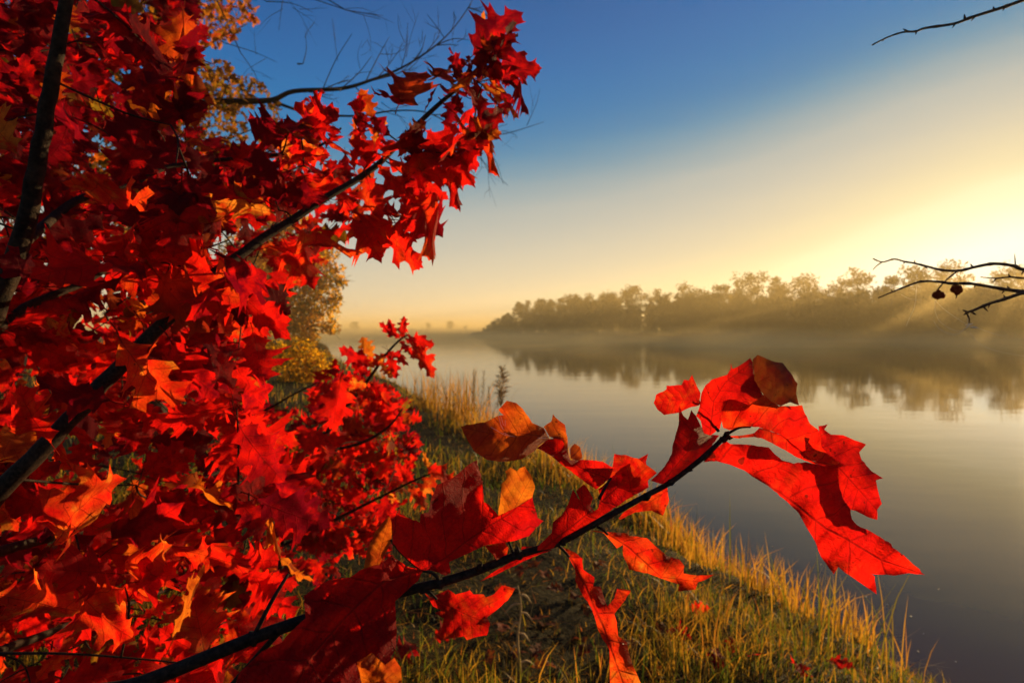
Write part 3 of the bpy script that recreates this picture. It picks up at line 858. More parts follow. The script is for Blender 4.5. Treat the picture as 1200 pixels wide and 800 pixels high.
E = [(766, 472), (768.7, 462.5), (781, 456), (781, 451.6), (798.7, 451), (801.5, 444.7), (807, 445.6), (811, 439), (815.6, 449.4), (821, 460.6), (819.4, 474.7), (806, 478.4), (797, 483), (778, 486), (770.6, 480)]
cut_leaf(front, [(E, [(766, 472, .50), (820, 452, .49), (806, 478, .485), (811, 439, .505), (790, 465, .49)])], [(820, 470), (795, 468), (768, 472)], M_LEAF, 0.62, 'small bright scarlet leaf left of the arched tip', seed=6)
Fp = [(786, 563), (804, 553), (829, 530), (843, 510), (832, 509), (825, 506), (815.6, 487), (810, 480), (806, 491.5), (801, 487), (796, 475.6), (795, 498), (789, 518.7), (787, 532), (779, 546), (770, 556), (762, 563), (775, 567)]
cut_leaf(front, [(Fp, [(775, 565, .440), (829, 530, .470), (843, 510, .485), (796, 476, .448), (790, 530, .445), (812, 500, .462)])], [(778, 562), (805, 530), (815, 490)], M_LEAF, 0.30, 'dark crimson leaf standing up along the branch near its tip', seed=7)
H = [(657, 634), (684.6, 617), (713, 599.5), (737, 584), (760, 571), (759.5, 562), (757, 541), (759.5, 531.4), (741.6, 541), (725, 551.6), (715.5, 561), (701, 573), (703.6, 583.6), (701, 595.5), (696.5, 598.4), (691.8, 593), (695, 583.6), (690.6, 575),
     (684.6, 567), (675, 575), (680, 586), (671.6, 574), (665.6, 590.8), (658.5, 602.6), (647.8, 612), (646.6, 624), (637, 633.5), (630, 640.6), (630, 645), (649, 642), (651, 638)]
cut_leaf(front, [(H, [(657, 634, .420), (720, 590, .440), (760, 571, .462), (759, 531, .478), (703, 584, .428), (672, 575, .405), (635, 641, .395), (725, 560, .452), (668, 605, .412)])], [(640, 640), (690, 600), (730, 565), (759, 531)], M_LEAF, 0.36,
         'folded dark red leaf with a sharp point in the middle of the branch', seed=8)
H2 = [(712, 562), (718, 545.6), (720, 531.4), (732, 532.6), (747.6, 537), (759.5, 545.6), (770, 554), (756, 566), (735, 575)]
cut_leaf(front, [(H2, [(712, 562, .455), (720, 531, .470), (770, 554, .455), (735, 575, .446)])], [(740, 575), (735, 550), (722, 532)], M_LEAF, 0.68, 'bright red lobe behind the folded dark leaf', seed=9)
I_ = [(725, 607), (732, 599), (756, 585), (782, 571), (784, 586), (777, 604), (763, 598), (744, 600), (727, 608.6)]
cut_leaf(front, [(I_, [(725, 607, .445), (784, 573, .460), (777, 604, .450), (750, 590, .452)])], [(782, 575), (755, 592), (726, 607)], M_LEAF, 0.70, 'bright red leaf hanging just below the branch near its tip', seed=10)
G1 = [(629, 524.7), (642.5, 514.4), (659, 512.5), (665, 522), (666, 533), (668.7, 538.7), (689, 538.7), (706, 540.6), (719, 548), (713.7, 561), (698.7, 573.4), (689, 567), (676, 557.5), (661, 546), (646, 534)]
G2 = [(540, 500), (547, 497.5), (567.5, 494.7), (584, 487), (590, 486), (584, 479.7), (593.7, 469.4), (605, 472), (612.5, 478.7), (623.7, 495.6), (637, 501), (644, 514), (631, 522), (625.6, 529), (610.6, 538), (586, 541), (571, 538.7), (556, 529), (548, 516)]
G3 = [(637, 500), (646, 493.7), (648, 485), (654.6, 492), (662, 497.5), (665, 512.5), (666, 535), (659, 516), (650, 514), (643.4, 511)]
G4 = [(668, 525.6), (673.4, 519.6), (680, 523.7), (682, 537), (676, 539.7), (668.7, 537)]
cut_leaf(front, [(G1, [(700, 572, .445), (718, 548, .442), (668, 540, .440), (631, 523, .430), (660, 514, .452), (690, 550, .450)])], [(715, 562), (680, 548), (640, 520)], M_LEAF, 0.42, 'twisted red stem half of the long curled leaf on the left', seed=11)
cut_leaf(front, [(G2, [(540, 500, .418), (548, 516, .408), (586, 541, .400), (625, 529, .418), (631, 522, .430), (644, 513, .445), (560, 497, .428), (584, 487, .446), (605, 472, .446), (594, 470, .452), (616, 484, .436), (590, 505, .436), (603, 490, .438), (570, 518, .420), (610, 515, .430)]),
                 (G3, [(637, 500, .452), (648, 485, .475), (662, 498, .458), (666, 535, .440), (643, 511, .446)]), (G4, [(668, 537, .44), (673, 520, .458), (682, 537, .444)])],
         [(645, 512), (610, 508), (575, 508), (540, 500)], M_DRY_OR_SUNLIT, 0.62, 'curled orange-brown leaf end with dew and threads, pointing left', wave=0.0017, seed=12)
J = [(691.8, 621.6), (710.8, 622.8), (734.5, 624), (737, 627.6), (758, 630), (772.5, 643), (782, 651), (796, 655), (802, 663), (801, 671.5), (817.6, 674), (836.6, 672.7), (827, 678.6), (817.6, 682), (815, 690.5), (794, 692.4), (796, 684.6), (782, 680),
     (763, 672.7), (737, 666.8), (730, 650), (730, 638), (722.6, 642), (718, 636), (708, 625)]
cut_leaf(front, [(J, [(692, 622, .424), (735, 626, .424), (780, 650, .417), (836, 673, .400), (800, 692, .402), (737, 667, .417), (730, 645, .419)])], [(708, 623), (735, 640), (755, 658), (775, 676), (815, 681)], M_LEAF, 0.80,
         'orange-red leaf with dark side veins hanging low beside the grassy bank', seed=13)
K = [(658, 640), (665, 649), (674, 668), (674, 679.7), (681, 693.7), (693, 712), (702, 740), (714, 761), (715, 800), (716, 835), (764, 835), (751, 800), (742, 780), (736, 761), (735, 752), (724.5, 745), (723, 728.7), (720, 719), (723, 714.7), (732.6, 703),
     (739.6, 691), (723, 689), (720, 700.7), (711.6, 710), (709, 703), (703.5, 686.7), (695, 686.7), (696.5, 676), (683.6, 667), (682.5, 654), (674, 647)]
cut_leaf(front, [(K, [(660, 642, .425), (690, 690, .424), (676, 672, .426), (702, 740, .418), (715, 800, .410), (747, 800, .414), (735, 752, .420), (739, 691, .432), (690, 672, .428), (712, 712, .422)])], [(662, 642), (685, 685), (707, 735), (730, 800), (745, 860)],
         M_LEAF, 0.72, 'narrow twisted leaf hanging straight down below the branch, wet at its lower end', wave=0.0017, seed=14)
L_ = [(497, 693.7), (505, 699.5), (525, 690), (534, 696), (550.6, 691), (555, 696), (567, 696), (569, 699.5), (578.6, 696), (588, 685.5), (604, 689), (595, 703), (578.6, 717), (570.5, 723), (574.5, 731), (570.5, 744), (557.6, 746), (547, 749.6), (543.6, 745),
      (515.6, 749), (517, 738), (520, 724), (510, 718), (518, 714.6), (507.5, 710)]
cut_leaf(front, [(L_, [(497, 694, .400), (555, 695, .418), (604, 689, .392), (570, 742, .378), (516, 749, .388), (510, 716, .400), (545, 718, .405)])], [(505, 698), (525, 710), (564, 728), (574, 733)], M_LEAF, 0.64, 'small red leaf hanging alone under the branch', seed=15)
Mm = [(637, 610), (628, 618), (620, 628), (600, 634), (568, 639), (544, 650), (526, 658), (528, 671), (522, 674), (506, 668), (494, 668), (480, 657), (468, 646), (460, 636), (459, 616), (457, 602), (466, 601), (480, 607), (492, 612), (493, 602), (502, 600),
      (506, 582), (512, 568), (530, 560), (540, 552), (548, 545), (559, 539), (562, 552), (566, 564), (567, 588), (572, 590), (584, 576), (588, 566), (594, 560), (592, 552), (598, 547.6), (606, 552), (608, 549), (615, 546), (624, 560), (627, 572), (625, 588), (630, 606)]
Mm = [p for p in Mm if p not in ((584, 576), (588, 566), (594, 560), (592, 552), (598, 547.6), (606, 552), (608, 549), (615, 546), (624, 560), (627, 572))]
Mm = Mm[:-2] + [(584, 604), (605, 594), (624, 582)] + Mm[-2:]
cut_leaf(front, [(Mm, [(494, 668, .398), (550, 545, .432), (459, 612, .366), (616, 560, .442), (600, 632, .446), (545, 640, .422), (530, 595, .412), (637, 610, .436), (590, 552, .448), (470, 640, .376), (575, 600, .444), (605, 590, .446)])],
         [(494, 668), (520, 655), (545, 635), (575, 615), (600, 600), (626, 570)], M_LEAF, 0.34, 'broad dark red leaf with two upright lobes, one coloured sunlit orange', seed=16)
Ml = [(584, 604), (586, 585), (588, 566), (594, 560), (592, 552), (598, 547.6), (606, 552), (608, 549), (615, 546), (624, 560), (627, 572), (624, 582), (605, 594)]
lobe = cut_leaf(front, [(Ml, [(584, 604, .446), (588, 566, .447), (598, 548, .448), (615, 546, .442), (627, 575, .438), (605, 594, .446)])], [(578, 612), (600, 600), (622, 560)], M_DRY_OR_SUNLIT, 0.86, 'lobe coloured sunlit orange', seed=22, name='leaf_lobe')  # sunlight on this lobe is put into its orange colour
lobe.parent = LF[16]; lobe.location = (0, 0, 0)
Nn = [(496, 667), (478, 664), (459, 650), (446, 660), (426, 666), (410, 676), (386, 679), (370, 688), (356, 698), (358, 724), (338, 742), (330, 752), (308, 762), (282, 786), (278, 794), (270, 830), (300, 850), (455, 850), (462, 800), (458, 770), (464, 758), (465, 736),
      (463, 704), (470, 698), (480, 688), (490, 680)]
cut_leaf(front, [(Nn, [(494, 668, .402), (426, 676, .372), (350, 730, .330), (320, 800, .290), (465, 736, .352), (460, 790, .322), (380, 690, .362), (282, 790, .300), (400, 740, .342), (300, 850, .27)])],
         [(494, 667), (450, 681), (426, 702), (400, 728), (366, 768), (348, 800), (325, 850)], M_LEAF, 0.38, 'biggest dark red leaf spread across the bottom of the foreground', wave=0.0016, seed=17)
N2 = [(418, 775), (436, 764), (451, 779), (462, 770), (470, 782), (473, 835), (430, 840), (424, 800)]
cut_leaf(front, [(N2, [(420, 772, .312), (436, 764, .314), (470, 780, .310), (440, 830, .300)])], [(440, 840), (442, 800), (440, 766)], M_DRY_OR_SUNLIT, 0.72, 'dewy lobe coloured sunlit orange at the bottom edge of the biggest leaf', seed=18)  # lit look painted in: orange material instead of the leaf's red
P_ = [(426, 668), (430, 645), (440, 622), (452, 608), (460, 603), (459, 634), (452, 648), (444, 662), (436, 670)]
cut_leaf(front, [(P_, [(426, 668, .385), (460, 603, .392), (459, 634, .388), (444, 662, .386), (440, 632, .386)])], [(440, 668), (448, 635), (458, 605)], M_DRY_OR_SUNLIT, 0.66, 'upright lobe coloured sunlit orange beside the broad dark leaf', seed=19)  # sunlit tone of this lobe painted in with the orange material
O_ = [(568, 639), (592, 635), (596, 642), (594, 650), (582, 656), (576, 648)]
cut_leaf(front, [(O_, [(568, 639, .412), (596, 642, .424), (582, 656, .415)])], [(596, 642), (570, 640)], M_LEAF, 0.72, 'small glowing tip of leaf seen between the branch and the broad leaf', seed=20)
Qq = [(562, 681), (575, 672), (592, 662), (607, 652), (612, 640), (630, 640), (648, 644), (625, 652), (600, 664), (580, 674)]
cut_leaf(front, [(Qq, [(562, 681, .424), (607, 652, .430), (648, 644, .428), (625, 652, .420)])], [(648, 644), (610, 655), (564, 680)], M_LEAF, 0.30, 'thin dark leaf seen edge-on along the underside of the branch', seed=21)
# leaf stalks: part of their leaf
for key, st in [(16, [(516, 682, .402), (508, 672, .40), (494, 668, .40)]), (16, [(494, 668, .40), (470, 647, .398), (458, 632, .39)]), (1, [(846, 512, .459), (836, 528, .457), (826, 540, .455)]), (20, [(604, 651, .417), (600, 644, .418), (596, 634, .42)]),
                (15, [(492, 694, .40), (502, 693, .40), (512, 702, .40)]), (13, [(700, 617, .428), (706, 620, .425), (712, 626, .42)]), (14, [(652, 637, .424), (660, 644, .424), (667, 652, .426)]),
                (11, [(702, 584, .43), (712, 566, .44), (716, 560, .445)]), (3, [(853, 508, .462), (866, 501, .458), (880, 500, .455)]), (6, [(842, 505, .46), (824, 478, .48), (818, 468, .49)])]:
    tw_ = Tubes(); tw_.add(*smooth_path([at(*p) for p in st], [.0013, .0011, .0009], 4), sides=6)
    q_ = tw_.build('leaf_stalk', M_TWIG); q_.parent = LF[key]; q_.location = (0, 0, 0)
    q_.matrix_parent_inverse = Matrix.Identity(4)
# threads of spider silk in the curled leaf
sk, t, o = new_mat('spider_silk')
p = nd(t, 'ShaderNodeBsdfPrincipled'); p.inputs['Base Color'].default_value = (0.75, 0.70, 0.58, 1); p.inputs['Roughness'].default_value = 0.35
t.links.new(p.outputs[0], o.inputs['Surface'])
M_SILK = sk
ts = Tubes()
for a, b in [((584, 487, .444), (590, 503, .434)), ((587, 488, .444), (594, 506, .433)), ((592, 492, .440), (592, 506, .433)), ((600, 500, .434), (592, 509, .430)), ((590, 507, .431), (640, 513, .440)), ((575, 500, .428), (606, 512, .428))]:
    ts.add([at(*a), (at(*a) + at(*b)) / 2 + Vector((0, 0, -.002)), at(*b)], [.00012] * 3, sides=4)
wb = ts.build('spider_web', M_SILK)
tag(wb, 'few pale spider threads strung across the curled orange-brown leaf', 'spider web')

# ---------------------------------------------------------------- the big red oak on the left
def in_poly(u, v, poly, margin=0.0):
    return float(poly_sd(np.array([u]), np.array([v]), poly)[0]) > -margin
def px_of(p):
    r = p - CAM; d = r.dot(FWD)
    return 600 + F * r.dot(RGT) / d, 400 - F * r.dot(UPV) / d, d

oak_base = Vector((-1.75, 0.75, gz(-1.75, 0.75)))
oak = empty('red_oak_tree', oak_base, 'red oak in blazing autumn leaf filling the left half of the photo', 'tree')
LIMBS = {
    'rising_limb': [[(-330, 830, .80), (-120, 690, .72), (0, 575, .72), (60, 515, .74), (130, 440, .78), (190, 380, .82), (240, 330, .87), (300, 285, .93), (385, 230, 1.0), (440, 195, 1.05), (495, 140, 1.08), (540, 100, 1.1), (565, 75, 1.1), (590, 55, 1.1)],
                    [.022, .018, .0118, .0112, .0105, .0095, .0085, .0075, .0063, .0055, .0046, .0036, .0026, .0014]],
    'upright_limb': [[(-200, 620, .85), (-40, 420, .85), (22, 290, .84), (42, 200, .82), (58, 110, .80), (76, 10, .78), (90, -80, .78), (110, -200, .8)], [.020, .017, .0135, .0115, .010, .0085, .0075, .006]],
    'side_branch': [[(22, 290, .84), (90, 235, 1.0), (150, 218, 1.08), (190, 198, 1.15), (245, 189, 1.2), (320, 182, 1.22), (372, 172, 1.22), (400, 150, 1.2)], [.008, .0068, .006, .0052, .0047, .004, .003, .0018]],
    'inner_branch': [[(190, 380, .82), (250, 330, 1.1), (330, 252, 1.4), (262, 250, 1.5)], [.006, .005, .0045, .003]],
    'lower_branch': [[(-40, 420, .85), (30, 360, .95), (100, 330, 1.05), (180, 278, 1.15), (222, 258, 1.2), (270, 235, 1.25)], [.0085, .0075, .006, .005, .004, .0025]],
    'low_branch': [[(-120, 690, .72), (20, 640, .95), (130, 610, 1.25), (240, 560, 1.5), (330, 520, 1.75)], [.009, .0085, .007, .005, .0025]],
    'drooping_branch': [[(-330, 830, .80), (-60, 780, .85), (60, 740, 1.05), (170, 700, 1.3), (290, 660, 1.6)], [.010, .009, .007, .005, .0025]],
}
tb = Tubes()
trunk_pts = [oak_base + Vector((0, 0, -.2)), oak_base + Vector((0.02, 0.0, .6)), oak_base + Vector((-.03, .03, 1.6)), oak_base + Vector((.02, .02, 2.8)), oak_base + Vector((.05, 0, 4.2))]
tb.add(*smooth_path(trunk_pts, [.085, .07, .062, .05, .03], 6), sides=14)
tb.build('trunk', M_BARK, oak)
nodes = []           # (point, radius) to hang twigs from
for nm, (pxs, rads) in LIMBS.items():
    P = [at(*p) for p in pxs]
    if nm in ('rising_limb', 'upright_limb', 'drooping_branch'):
        h = {'rising_limb': .9, 'upright_limb': 1.3, 'drooping_branch': .7}[nm]
        P = [oak_base + Vector((0, 0, h))] + P; rads = [rads[0] * 1.2] + rads
    pp, pr = smooth_path(P, rads, 6)
    # slight crookedness
    pp = [p + Vector((math.sin(i * 1.9), math.cos(i * 2.3), math.sin(i * 1.3 + 1))) * pr[i] * 0.09 for i, p in enumerate(pp)]
    tb = Tubes(); tb.add(pp, pr, sides=10); tb.build('branch', M_TWIG if rads[-1] < .004 else M_BARK, oak)
    nodes += [p for p in pp[8:]]

M_GOLDLEAF = leaf_mat('olive_orange_leaf', GOLD_R, GOLD_T, .4, .5)
leaves = LeafSet()
lr = random.Random(42)
TOCAM = Vector((0, -1, 0))
# leaves one can tell apart against the sky: base and tip in the photo, depth, width, roll, colour
SKY_LEAVES = [
    (554, 65, 1.08, 603, 4, 1.05, .95, .5, 3, .12, M_LEAF), (556, 68, 1.10, 578, 20, 1.14, .8, -.6, 5, .02, M_DRY_OR_SUNLIT), (567, 73, 1.10, 631, 75, 1.08, .85, .1, 1, .22, M_LEAF), (572, 78, 1.09, 634, 110, 1.05, .38, .5, 2, .10, M_LEAF),
    (552, 94, 1.09, 578, 137, 1.02, .95, .1, 4, .26, M_LEAF), (560, 94, 1.10, 615, 127, 1.14, .5, .2, 6, .10, M_LEAF), (528, 116, 1.08, 544, 124, 1.1, 1.1, .1, 7, .15, M_LEAF), (528, 129, 1.08, 595, 178, 1.02, .42, .6, 8, .78, M_LEAF),
    (530, 103, 1.08, 512, 64, 1.12, 1.05, .2, 9, .08, M_DRY_OR_SUNLIT), (541, 99, 1.09, 530, 60, 1.14, .6, .9, 10, .05, M_LEAF), (545, 95, 1.08, 552, 66, 1.1, .7, -.5, 0, .08, M_LEAF), (468, 122, 1.06, 489, 71, 1.12, 1.05, .35, 3, .20, M_DRY_OR_SUNLIT), (470, 122, 1.05, 443, 108, 1.08, 1.2, .2, 11, .15, M_LEAF),
    (498, 131, 1.07, 511, 100, 1.06, .5, .3, 12, .95, M_LEAF), (562, 82, 1.09, 534, 104, 1.04, .5, .7, 13, .92, M_LEAF), (562, 80, 1.09, 581, 92, 1.05, .9, .3, 5, .86, M_LEAF),
    (452, 184, 1.04, 512, 197, .97, .75, .3, 1, .60, M_LEAF), (450, 188, 1.04, 460, 157, 1.06, 1.1, .2, 4, .66, M_LEAF), (499, 170, 1.07, 553, 199, 1.0, .62, .25, 6, .58, M_LEAF), (500, 172, 1.07, 546, 222, 1.0, .55, .5, 8, .48, M_LEAF),
    (478, 204, 1.04, 527, 276, .94, .42, .7, 2, .74, M_LEAF), (443, 195, 1.04, 480, 229, 1.0, .7, .1, 9, .55, M_LEAF), (429, 206, 1.03, 443, 249, 1.0, .95, .0, 7, .72, M_LEAF), (438, 247, 1.02, 484, 303, .96, .6, .2, 1, .62, M_LEAF),
    (413, 249, 1.0, 443, 298, .95, .9, -.2, 10, .66, M_LEAF), (499, 143, 1.07, 476, 160, 1.02, .95, .5, 12, .35, M_DRY_OR_SUNLIT), (418, 143, 1.05, 421, 104, 1.1, .62, .1, 0, .34, M_LEAF), (422, 160, 1.05, 428, 128, 1.07, .9, .3, 5, .30, M_LEAF),
    (439, 170, 1.05, 446, 134, 1.07, .7, .2, 13, .88, M_LEAF), (377, 153, 1.1, 358, 87, 1.16, .30, .5, 8, .62, M_LEAF), (358, 149, 1.1, 345, 98, 1.15, .28, .4, 2, .58, M_LEAF), (368, 147, 1.12, 303, 160, 1.08, .65, .3, 3, .16, M_LEAF),
    (371, 172, 1.15, 304, 166, 1.2, .5, .9, 6, .08, M_LEAF), (382, 174, 1.12, 396, 150, 1.16, .7, .3, 9, .4, M_LEAF), (385, 233, .98, 322, 226, .92, .95, .25, 4, .10, M_LEAF), (306, 292, .93, 404, 258, .86, .26, .9, 8, .84, M_LEAF),
    (334, 284, .94, 366, 330, .9, .85, .1, 10, .60, M_LEAF), (300, 290, .93, 248, 316, .9, .9, .3, 1, .14, M_LEAF), (262, 326, .88, 330, 388, .86, .62, .1, 4, .42, M_LEAF), (262, 330, .88, 236, 398, .86, .45, .2, 12, .96, M_LEAF),
    (258, 330, .88, 282, 372, .84, .6, .4, 13, .99, M_LEAF), (182, 330, .86, 268, 345, .80, .95, .1, 7, .70, M_LEAF), (252, 345, .9, 176, 356, .84, .85, .0, 3, .68, M_LEAF), (140, 396, .76, 178, 470, .70, 1.0, .15, 1, .78, M_LEAF), (178, 452, .76, 210, 410, .78, .7, .2, 4, .74, M_LEAF),
    (100, 208, .92, 178, 262, .86, .6, .5, 5, .80, M_LEAF), (168, 232, .95, 82, 214, .86, .55, .5, 9, .82, M_LEAF), (190, 238, 1.0, 160, 300, .96, .9, .3, 0, .06, M_LEAF), (215, 30, .95, 222, 128, .9, .42, .2, 6, .55, M_DRY_OR_SUNLIT), (215, 10, .97, 205, 80, .95, .7, .3, 11, .45, M_DRY_OR_SUNLIT),
    (60, 520, .72, 10, 470, .66, .9, .2, 2, .55, M_LEAF), (0, 700, .7, 70, 705, .66, .8, .6, 5, .84, M_LEAF), (60, 640, .8, 110, 560, .76, .9, .1, 3, .8, M_LEAF), (200, 640, .86, 268, 650, .78, .5, .6, 8, .72, M_LEAF), (135, 640, .9, 200, 600, .85, .8, .2, 10, .3, M_LEAF),
    (90, 690, .8, 140, 745, .74, .7, .3, 7, .82, M_LEAF), (205, 745, .8, 235, 665, .78, .5, .2, 12, .8, M_DRY_OR_SUNLIT), (300, 585, 1.0, 330, 645, .95, .3, .5, 2, .85, M_DRY_OR_SUNLIT), (245, 560, 1.1, 285, 610, 1.05, .8, .2, 6, .25, M_LEAF), (215, 690, .95, 270, 640, .9, .9, .2, 9, .24, M_LEAF),
    (400, 440, 1.3, 390, 500, 1.26, .8, .3, 11, .5, M_LEAF), (120, 250, .9, 60, 300, .84, 1.0, .5, 4, .05, M_LEAF), (60, 330, .8, 0, 300, .72, .9, .5, 1, .04, M_LEAF), (130, 470, .72, 40, 455, .66, .9, .4, 3, .10, M_LEAF), (20, 180, .8, -30, 120, .74, 1.0, .4, 6, .06, M_LEAF),
]
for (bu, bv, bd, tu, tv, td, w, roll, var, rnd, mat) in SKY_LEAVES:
    leaves.add(at(bu, bv, bd), at(bu + (tu - bu) * 1.12, bv + (tv - bv) * 1.12, td), (TOCAM + Vector((.15, 0, .25))) if rnd > .3 else Vector((.74, -.68, .12)), w * .95, roll, var, rnd if rnd > .3 else rnd * .35, mat, must=True)  # low colour values pushed darker: shade put into the crimson

MASK = [(-90, -90), (208, -90), (232, 40), (222, 120), (260, 175), (330, 170), (420, 195), (432, 262), (392, 285), (348, 330), (330, 385), (302, 432), (300, 500), (360, 560), (400, 610), (420, 640), (350, 700), (300, 740), (255, 800), (240, 880), (-90, 880)]
twig_nodes = [(p, 0) for p in nodes]
OPEN_LIMBS = [((-40, 605), (190, 380), .80), ((280, 300), (340, 255), .92), ((38, 215), (80, -10), .85), ((380, 232), (440, 195), 1.0)]
def hides_limb(b, t_):
    for f in (.15, .5, .85):
        u, v, d = px_of(b.lerp(t_, f))
        for (a, c, dl) in OPEN_LIMBS:
            if d > dl: continue
            e = (c[0] - a[0], c[1] - a[1]); k = ((u - a[0]) * e[0] + (v - a[1]) * e[1]) / (e[0] ** 2 + e[1] ** 2)
            if 0 < k < 1 and math.hypot(u - a[0] - k * e[0], v - a[1] - k * e[1]) < 34: return True
    return False
new_twigs = []
def cluster(u, v, d, n_leaf, Lm, mask, out_dir):
    c = at(u, v, d)
    if c.z < gz(c.x, c.y) + .12: return
    best = min(twig_nodes, key=lambda k: (k[0] - c).length_squared)
    a = best[0]
    g = (c - a); dist = g.length
    if dist > 0.02:
        mid = a.lerp(c, .55) + Vector((lr.gauss(0, .06), lr.gauss(0, .06), lr.gauss(.05, .05))) * dist
        pp, pr = smooth_path([a, mid, c], [min(.0032, .0012 + .004 * dist), .0018, .001], 4)
        new_twigs.append((pp, pr))
        for p in pp[3:]: twig_nodes.append((p, 1))
    gdir = (g.normalized() * .5 + out_dir).normalized() if dist > .01 else out_dir.normalized()
    for i in range(n_leaf):
        for tr_ in range(4):
            dv = (gdir * .7 + Vector((lr.gauss(0, .6), lr.gauss(0, .6), lr.gauss(-.15, .55)))).normalized()
            L = Lm * lr.uniform(.65, 1.2)
            b = c + dv * L * .16 + Vector((lr.gauss(0, .01), lr.gauss(0, .01), lr.gauss(0, .01)))
            t_ = b + dv * L
            if t_.y < .3: continue
            tu, tv, _ = px_of(t_)
            if in_poly(tu, tv, mask, 14) and not hides_limb(b, t_): break
        else: continue
        nrm = Vector((lr.gauss(.05, .5), lr.gauss(-.85, .45), lr.gauss(.32, .45)))
        painted_shade = (mask is MASK and v < 250 and u < 330) or (mask is not MASK and v < 120)  # upper-left and branch-tip leaves: shade painted in as darker crimson
        if painted_shade: nrm = Vector((.74 + lr.gauss(0, .3), -.68 + lr.gauss(0, .3), lr.gauss(.2, .5)))
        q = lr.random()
        mat = M_DRY_OR_SUNLIT if q < .07 else (M_GOLDLEAF if q > .955 and d > 1.1 else M_LEAF)
        rnd = min(1, max(0, lr.gauss(.08 if painted_shade else .34, .12 if painted_shade else .24))) if mat is M_LEAF else (lr.uniform(.2, .85) if mat is M_DRY_OR_SUNLIT else lr.uniform(0, .35))
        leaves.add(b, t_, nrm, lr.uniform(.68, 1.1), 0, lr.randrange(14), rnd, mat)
lo_u, hi_u, lo_v, hi_v = -80, 440, -80, 860
def scatter(n, dmin, dmax, Lm, mask, keep=lambda u, v: True):
    k = 0
    while k < n:
        u, v = lr.uniform(lo_u, hi_u), lr.uniform(lo_v, hi_v)
        if not in_poly(u, v, mask, -8) or not keep(u, v): continue
        d = lr.uniform(dmin, dmax)
        cluster(u, v, d, lr.choice((4, 5, 5, 6, 7)), Lm, mask, Vector((.35, -.1, .1)))
        k += 1
scatter(72, .80, 1.2, .112, MASK, lambda u, v: u < 330)
scatter(165, 1.1, 1.8, .112, MASK)
scatter(215, 1.7, 2.8, .108, MASK, lambda u, v: v > 120 or lr.random() < .5)
# the branch tip against the sky is leafy to its end
TOPMASK = [(425, 235), (455, 165), (500, 95), (545, 45), (592, 8), (628, 70), (610, 125), (565, 150), (540, 215), (500, 260), (440, 290)]
lo_u, hi_u, lo_v, hi_v = 420, 630, 5, 295
scatter(9, 1.0, 1.16, .105, TOPMASK)
MIDMASK = [(240, 160), (330, 140), (385, 125), (432, 105), (455, 165), (420, 225), (340, 245), (250, 240)]
lo_u, hi_u, lo_v, hi_v = 235, 455, 105, 245
scatter(11, 1.0, 1.3, .10, MIDMASK)
tw = Tubes()
for pp, pr in new_twigs: tw.add(pp, pr, sides=5)
o_ = tw.build('twigs', M_TWIG, oak); o_['kind'] = 'stuff'
leaves.build(oak, 98)

# ---------------------------------------------------------------- young oak behind the front branch, smaller leaves
yb = at(330, 560, 2.0); yb.z = gz(yb.x, yb.y)
young = empty('young_oak', yb, 'young oak with small red leaves leaning out over the water behind the front branch', 'tree')
YL = [([yb + Vector((0, 0, -.1)), at(330, 640, 1.98), at(372, 530, 1.9), at(397, 487, 1.88), at(420, 460, 1.86), at(430, 447, 1.85), at(442, 430, 1.85), at(455, 412, 1.85), at(470, 397, 1.85), at(480, 392, 1.85)], [.012, .010, .0085, .0072, .006, .0055, .0048, .0042, .003, .0018]),
      ([at(330, 640, 1.98), at(300, 560, 2.0), at(290, 500, 2.05), at(330, 470, 2.05), at(372, 448, 2.0)], [.008, .007, .006, .004, .002]),
      ([at(372, 530, 1.9), at(420, 520, 1.85), at(455, 500, 1.8), at(472, 478, 1.8)], [.006, .005, .004, .002]),
      ([at(330, 640, 1.98), at(390, 610, 1.8), at(440, 585, 1.7), at(485, 563, 1.65), at(512, 552, 1.65)], [.006, .005, .004, .003, .0016])]
ynodes = []
for P, rads in YL:
    pp, pr = smooth_path(P, rads, 6)
    tb = Tubes(); tb.add(pp, pr, sides=8); tb.build('stem' if rads[0] > .011 else 'branch', M_TWIG, young)
    ynodes += pp[2:]
yl = LeafSet()
for (bu, bv, tu, tv, w, roll, var, rnd) in [
    (470, 397, 446, 381, .45, .4, 2, .2), (466, 395, 456, 377, .5, .3, 5, .3), (471, 397, 473, 375, .5, .2, 7, .6), (472, 395, 503, 400, .55, .5, 1, .5), (477, 392, 508, 434, .55, .2, 4, .66), (455, 412, 464, 438, .8, .2, 8, .5), (454, 410, 476, 424, .7, .3, 0, .3),
    (440, 425, 399, 414, .6, .3, 3, .22), (437, 422, 426, 399, .8, .2, 9, .92), (432, 447, 463, 468, .55, .4, 6, .35), (430, 452, 458, 494, .5, .3, 11, .6), (452, 414, 436, 428, .8, .3, 10, .8), (446, 424, 458, 440, .9, .1, 12, .9), (468, 400, 482, 412, .8, .5, 13, .3),
    (430, 446, 402, 440, .6, .4, 1, .4), (424, 456, 396, 452, .7, .2, 4, .3), (436, 440, 414, 428, .7, .4, 6, .25), (420, 462, 448, 462, .8, .5, 3, .15), (478, 394, 497, 412, .5, .5, 9, .75), (500, 545, 532, 566, .6, .3, 3, .7), (512, 552, 494, 580, .8, .2, 5, .78), (485, 563, 466, 548, .7, .3, 6, .6), (478, 566, 500, 590, .6, .4, 2, .82), (505, 553, 496, 535, .4, .5, 8, .95)]:
    d = 1.85 if bv < 500 else 1.65
    yl.add(at(bu, bv, d), at(bu + (tu - bu) * 1.2, bv + (tv - bv) * 1.2, d - .03), TOCAM + Vector((.2, 0, .3)), w * 1.2, roll, var, rnd, M_LEAF if rnd < .9 else M_DRY_OR_SUNLIT, must=True)
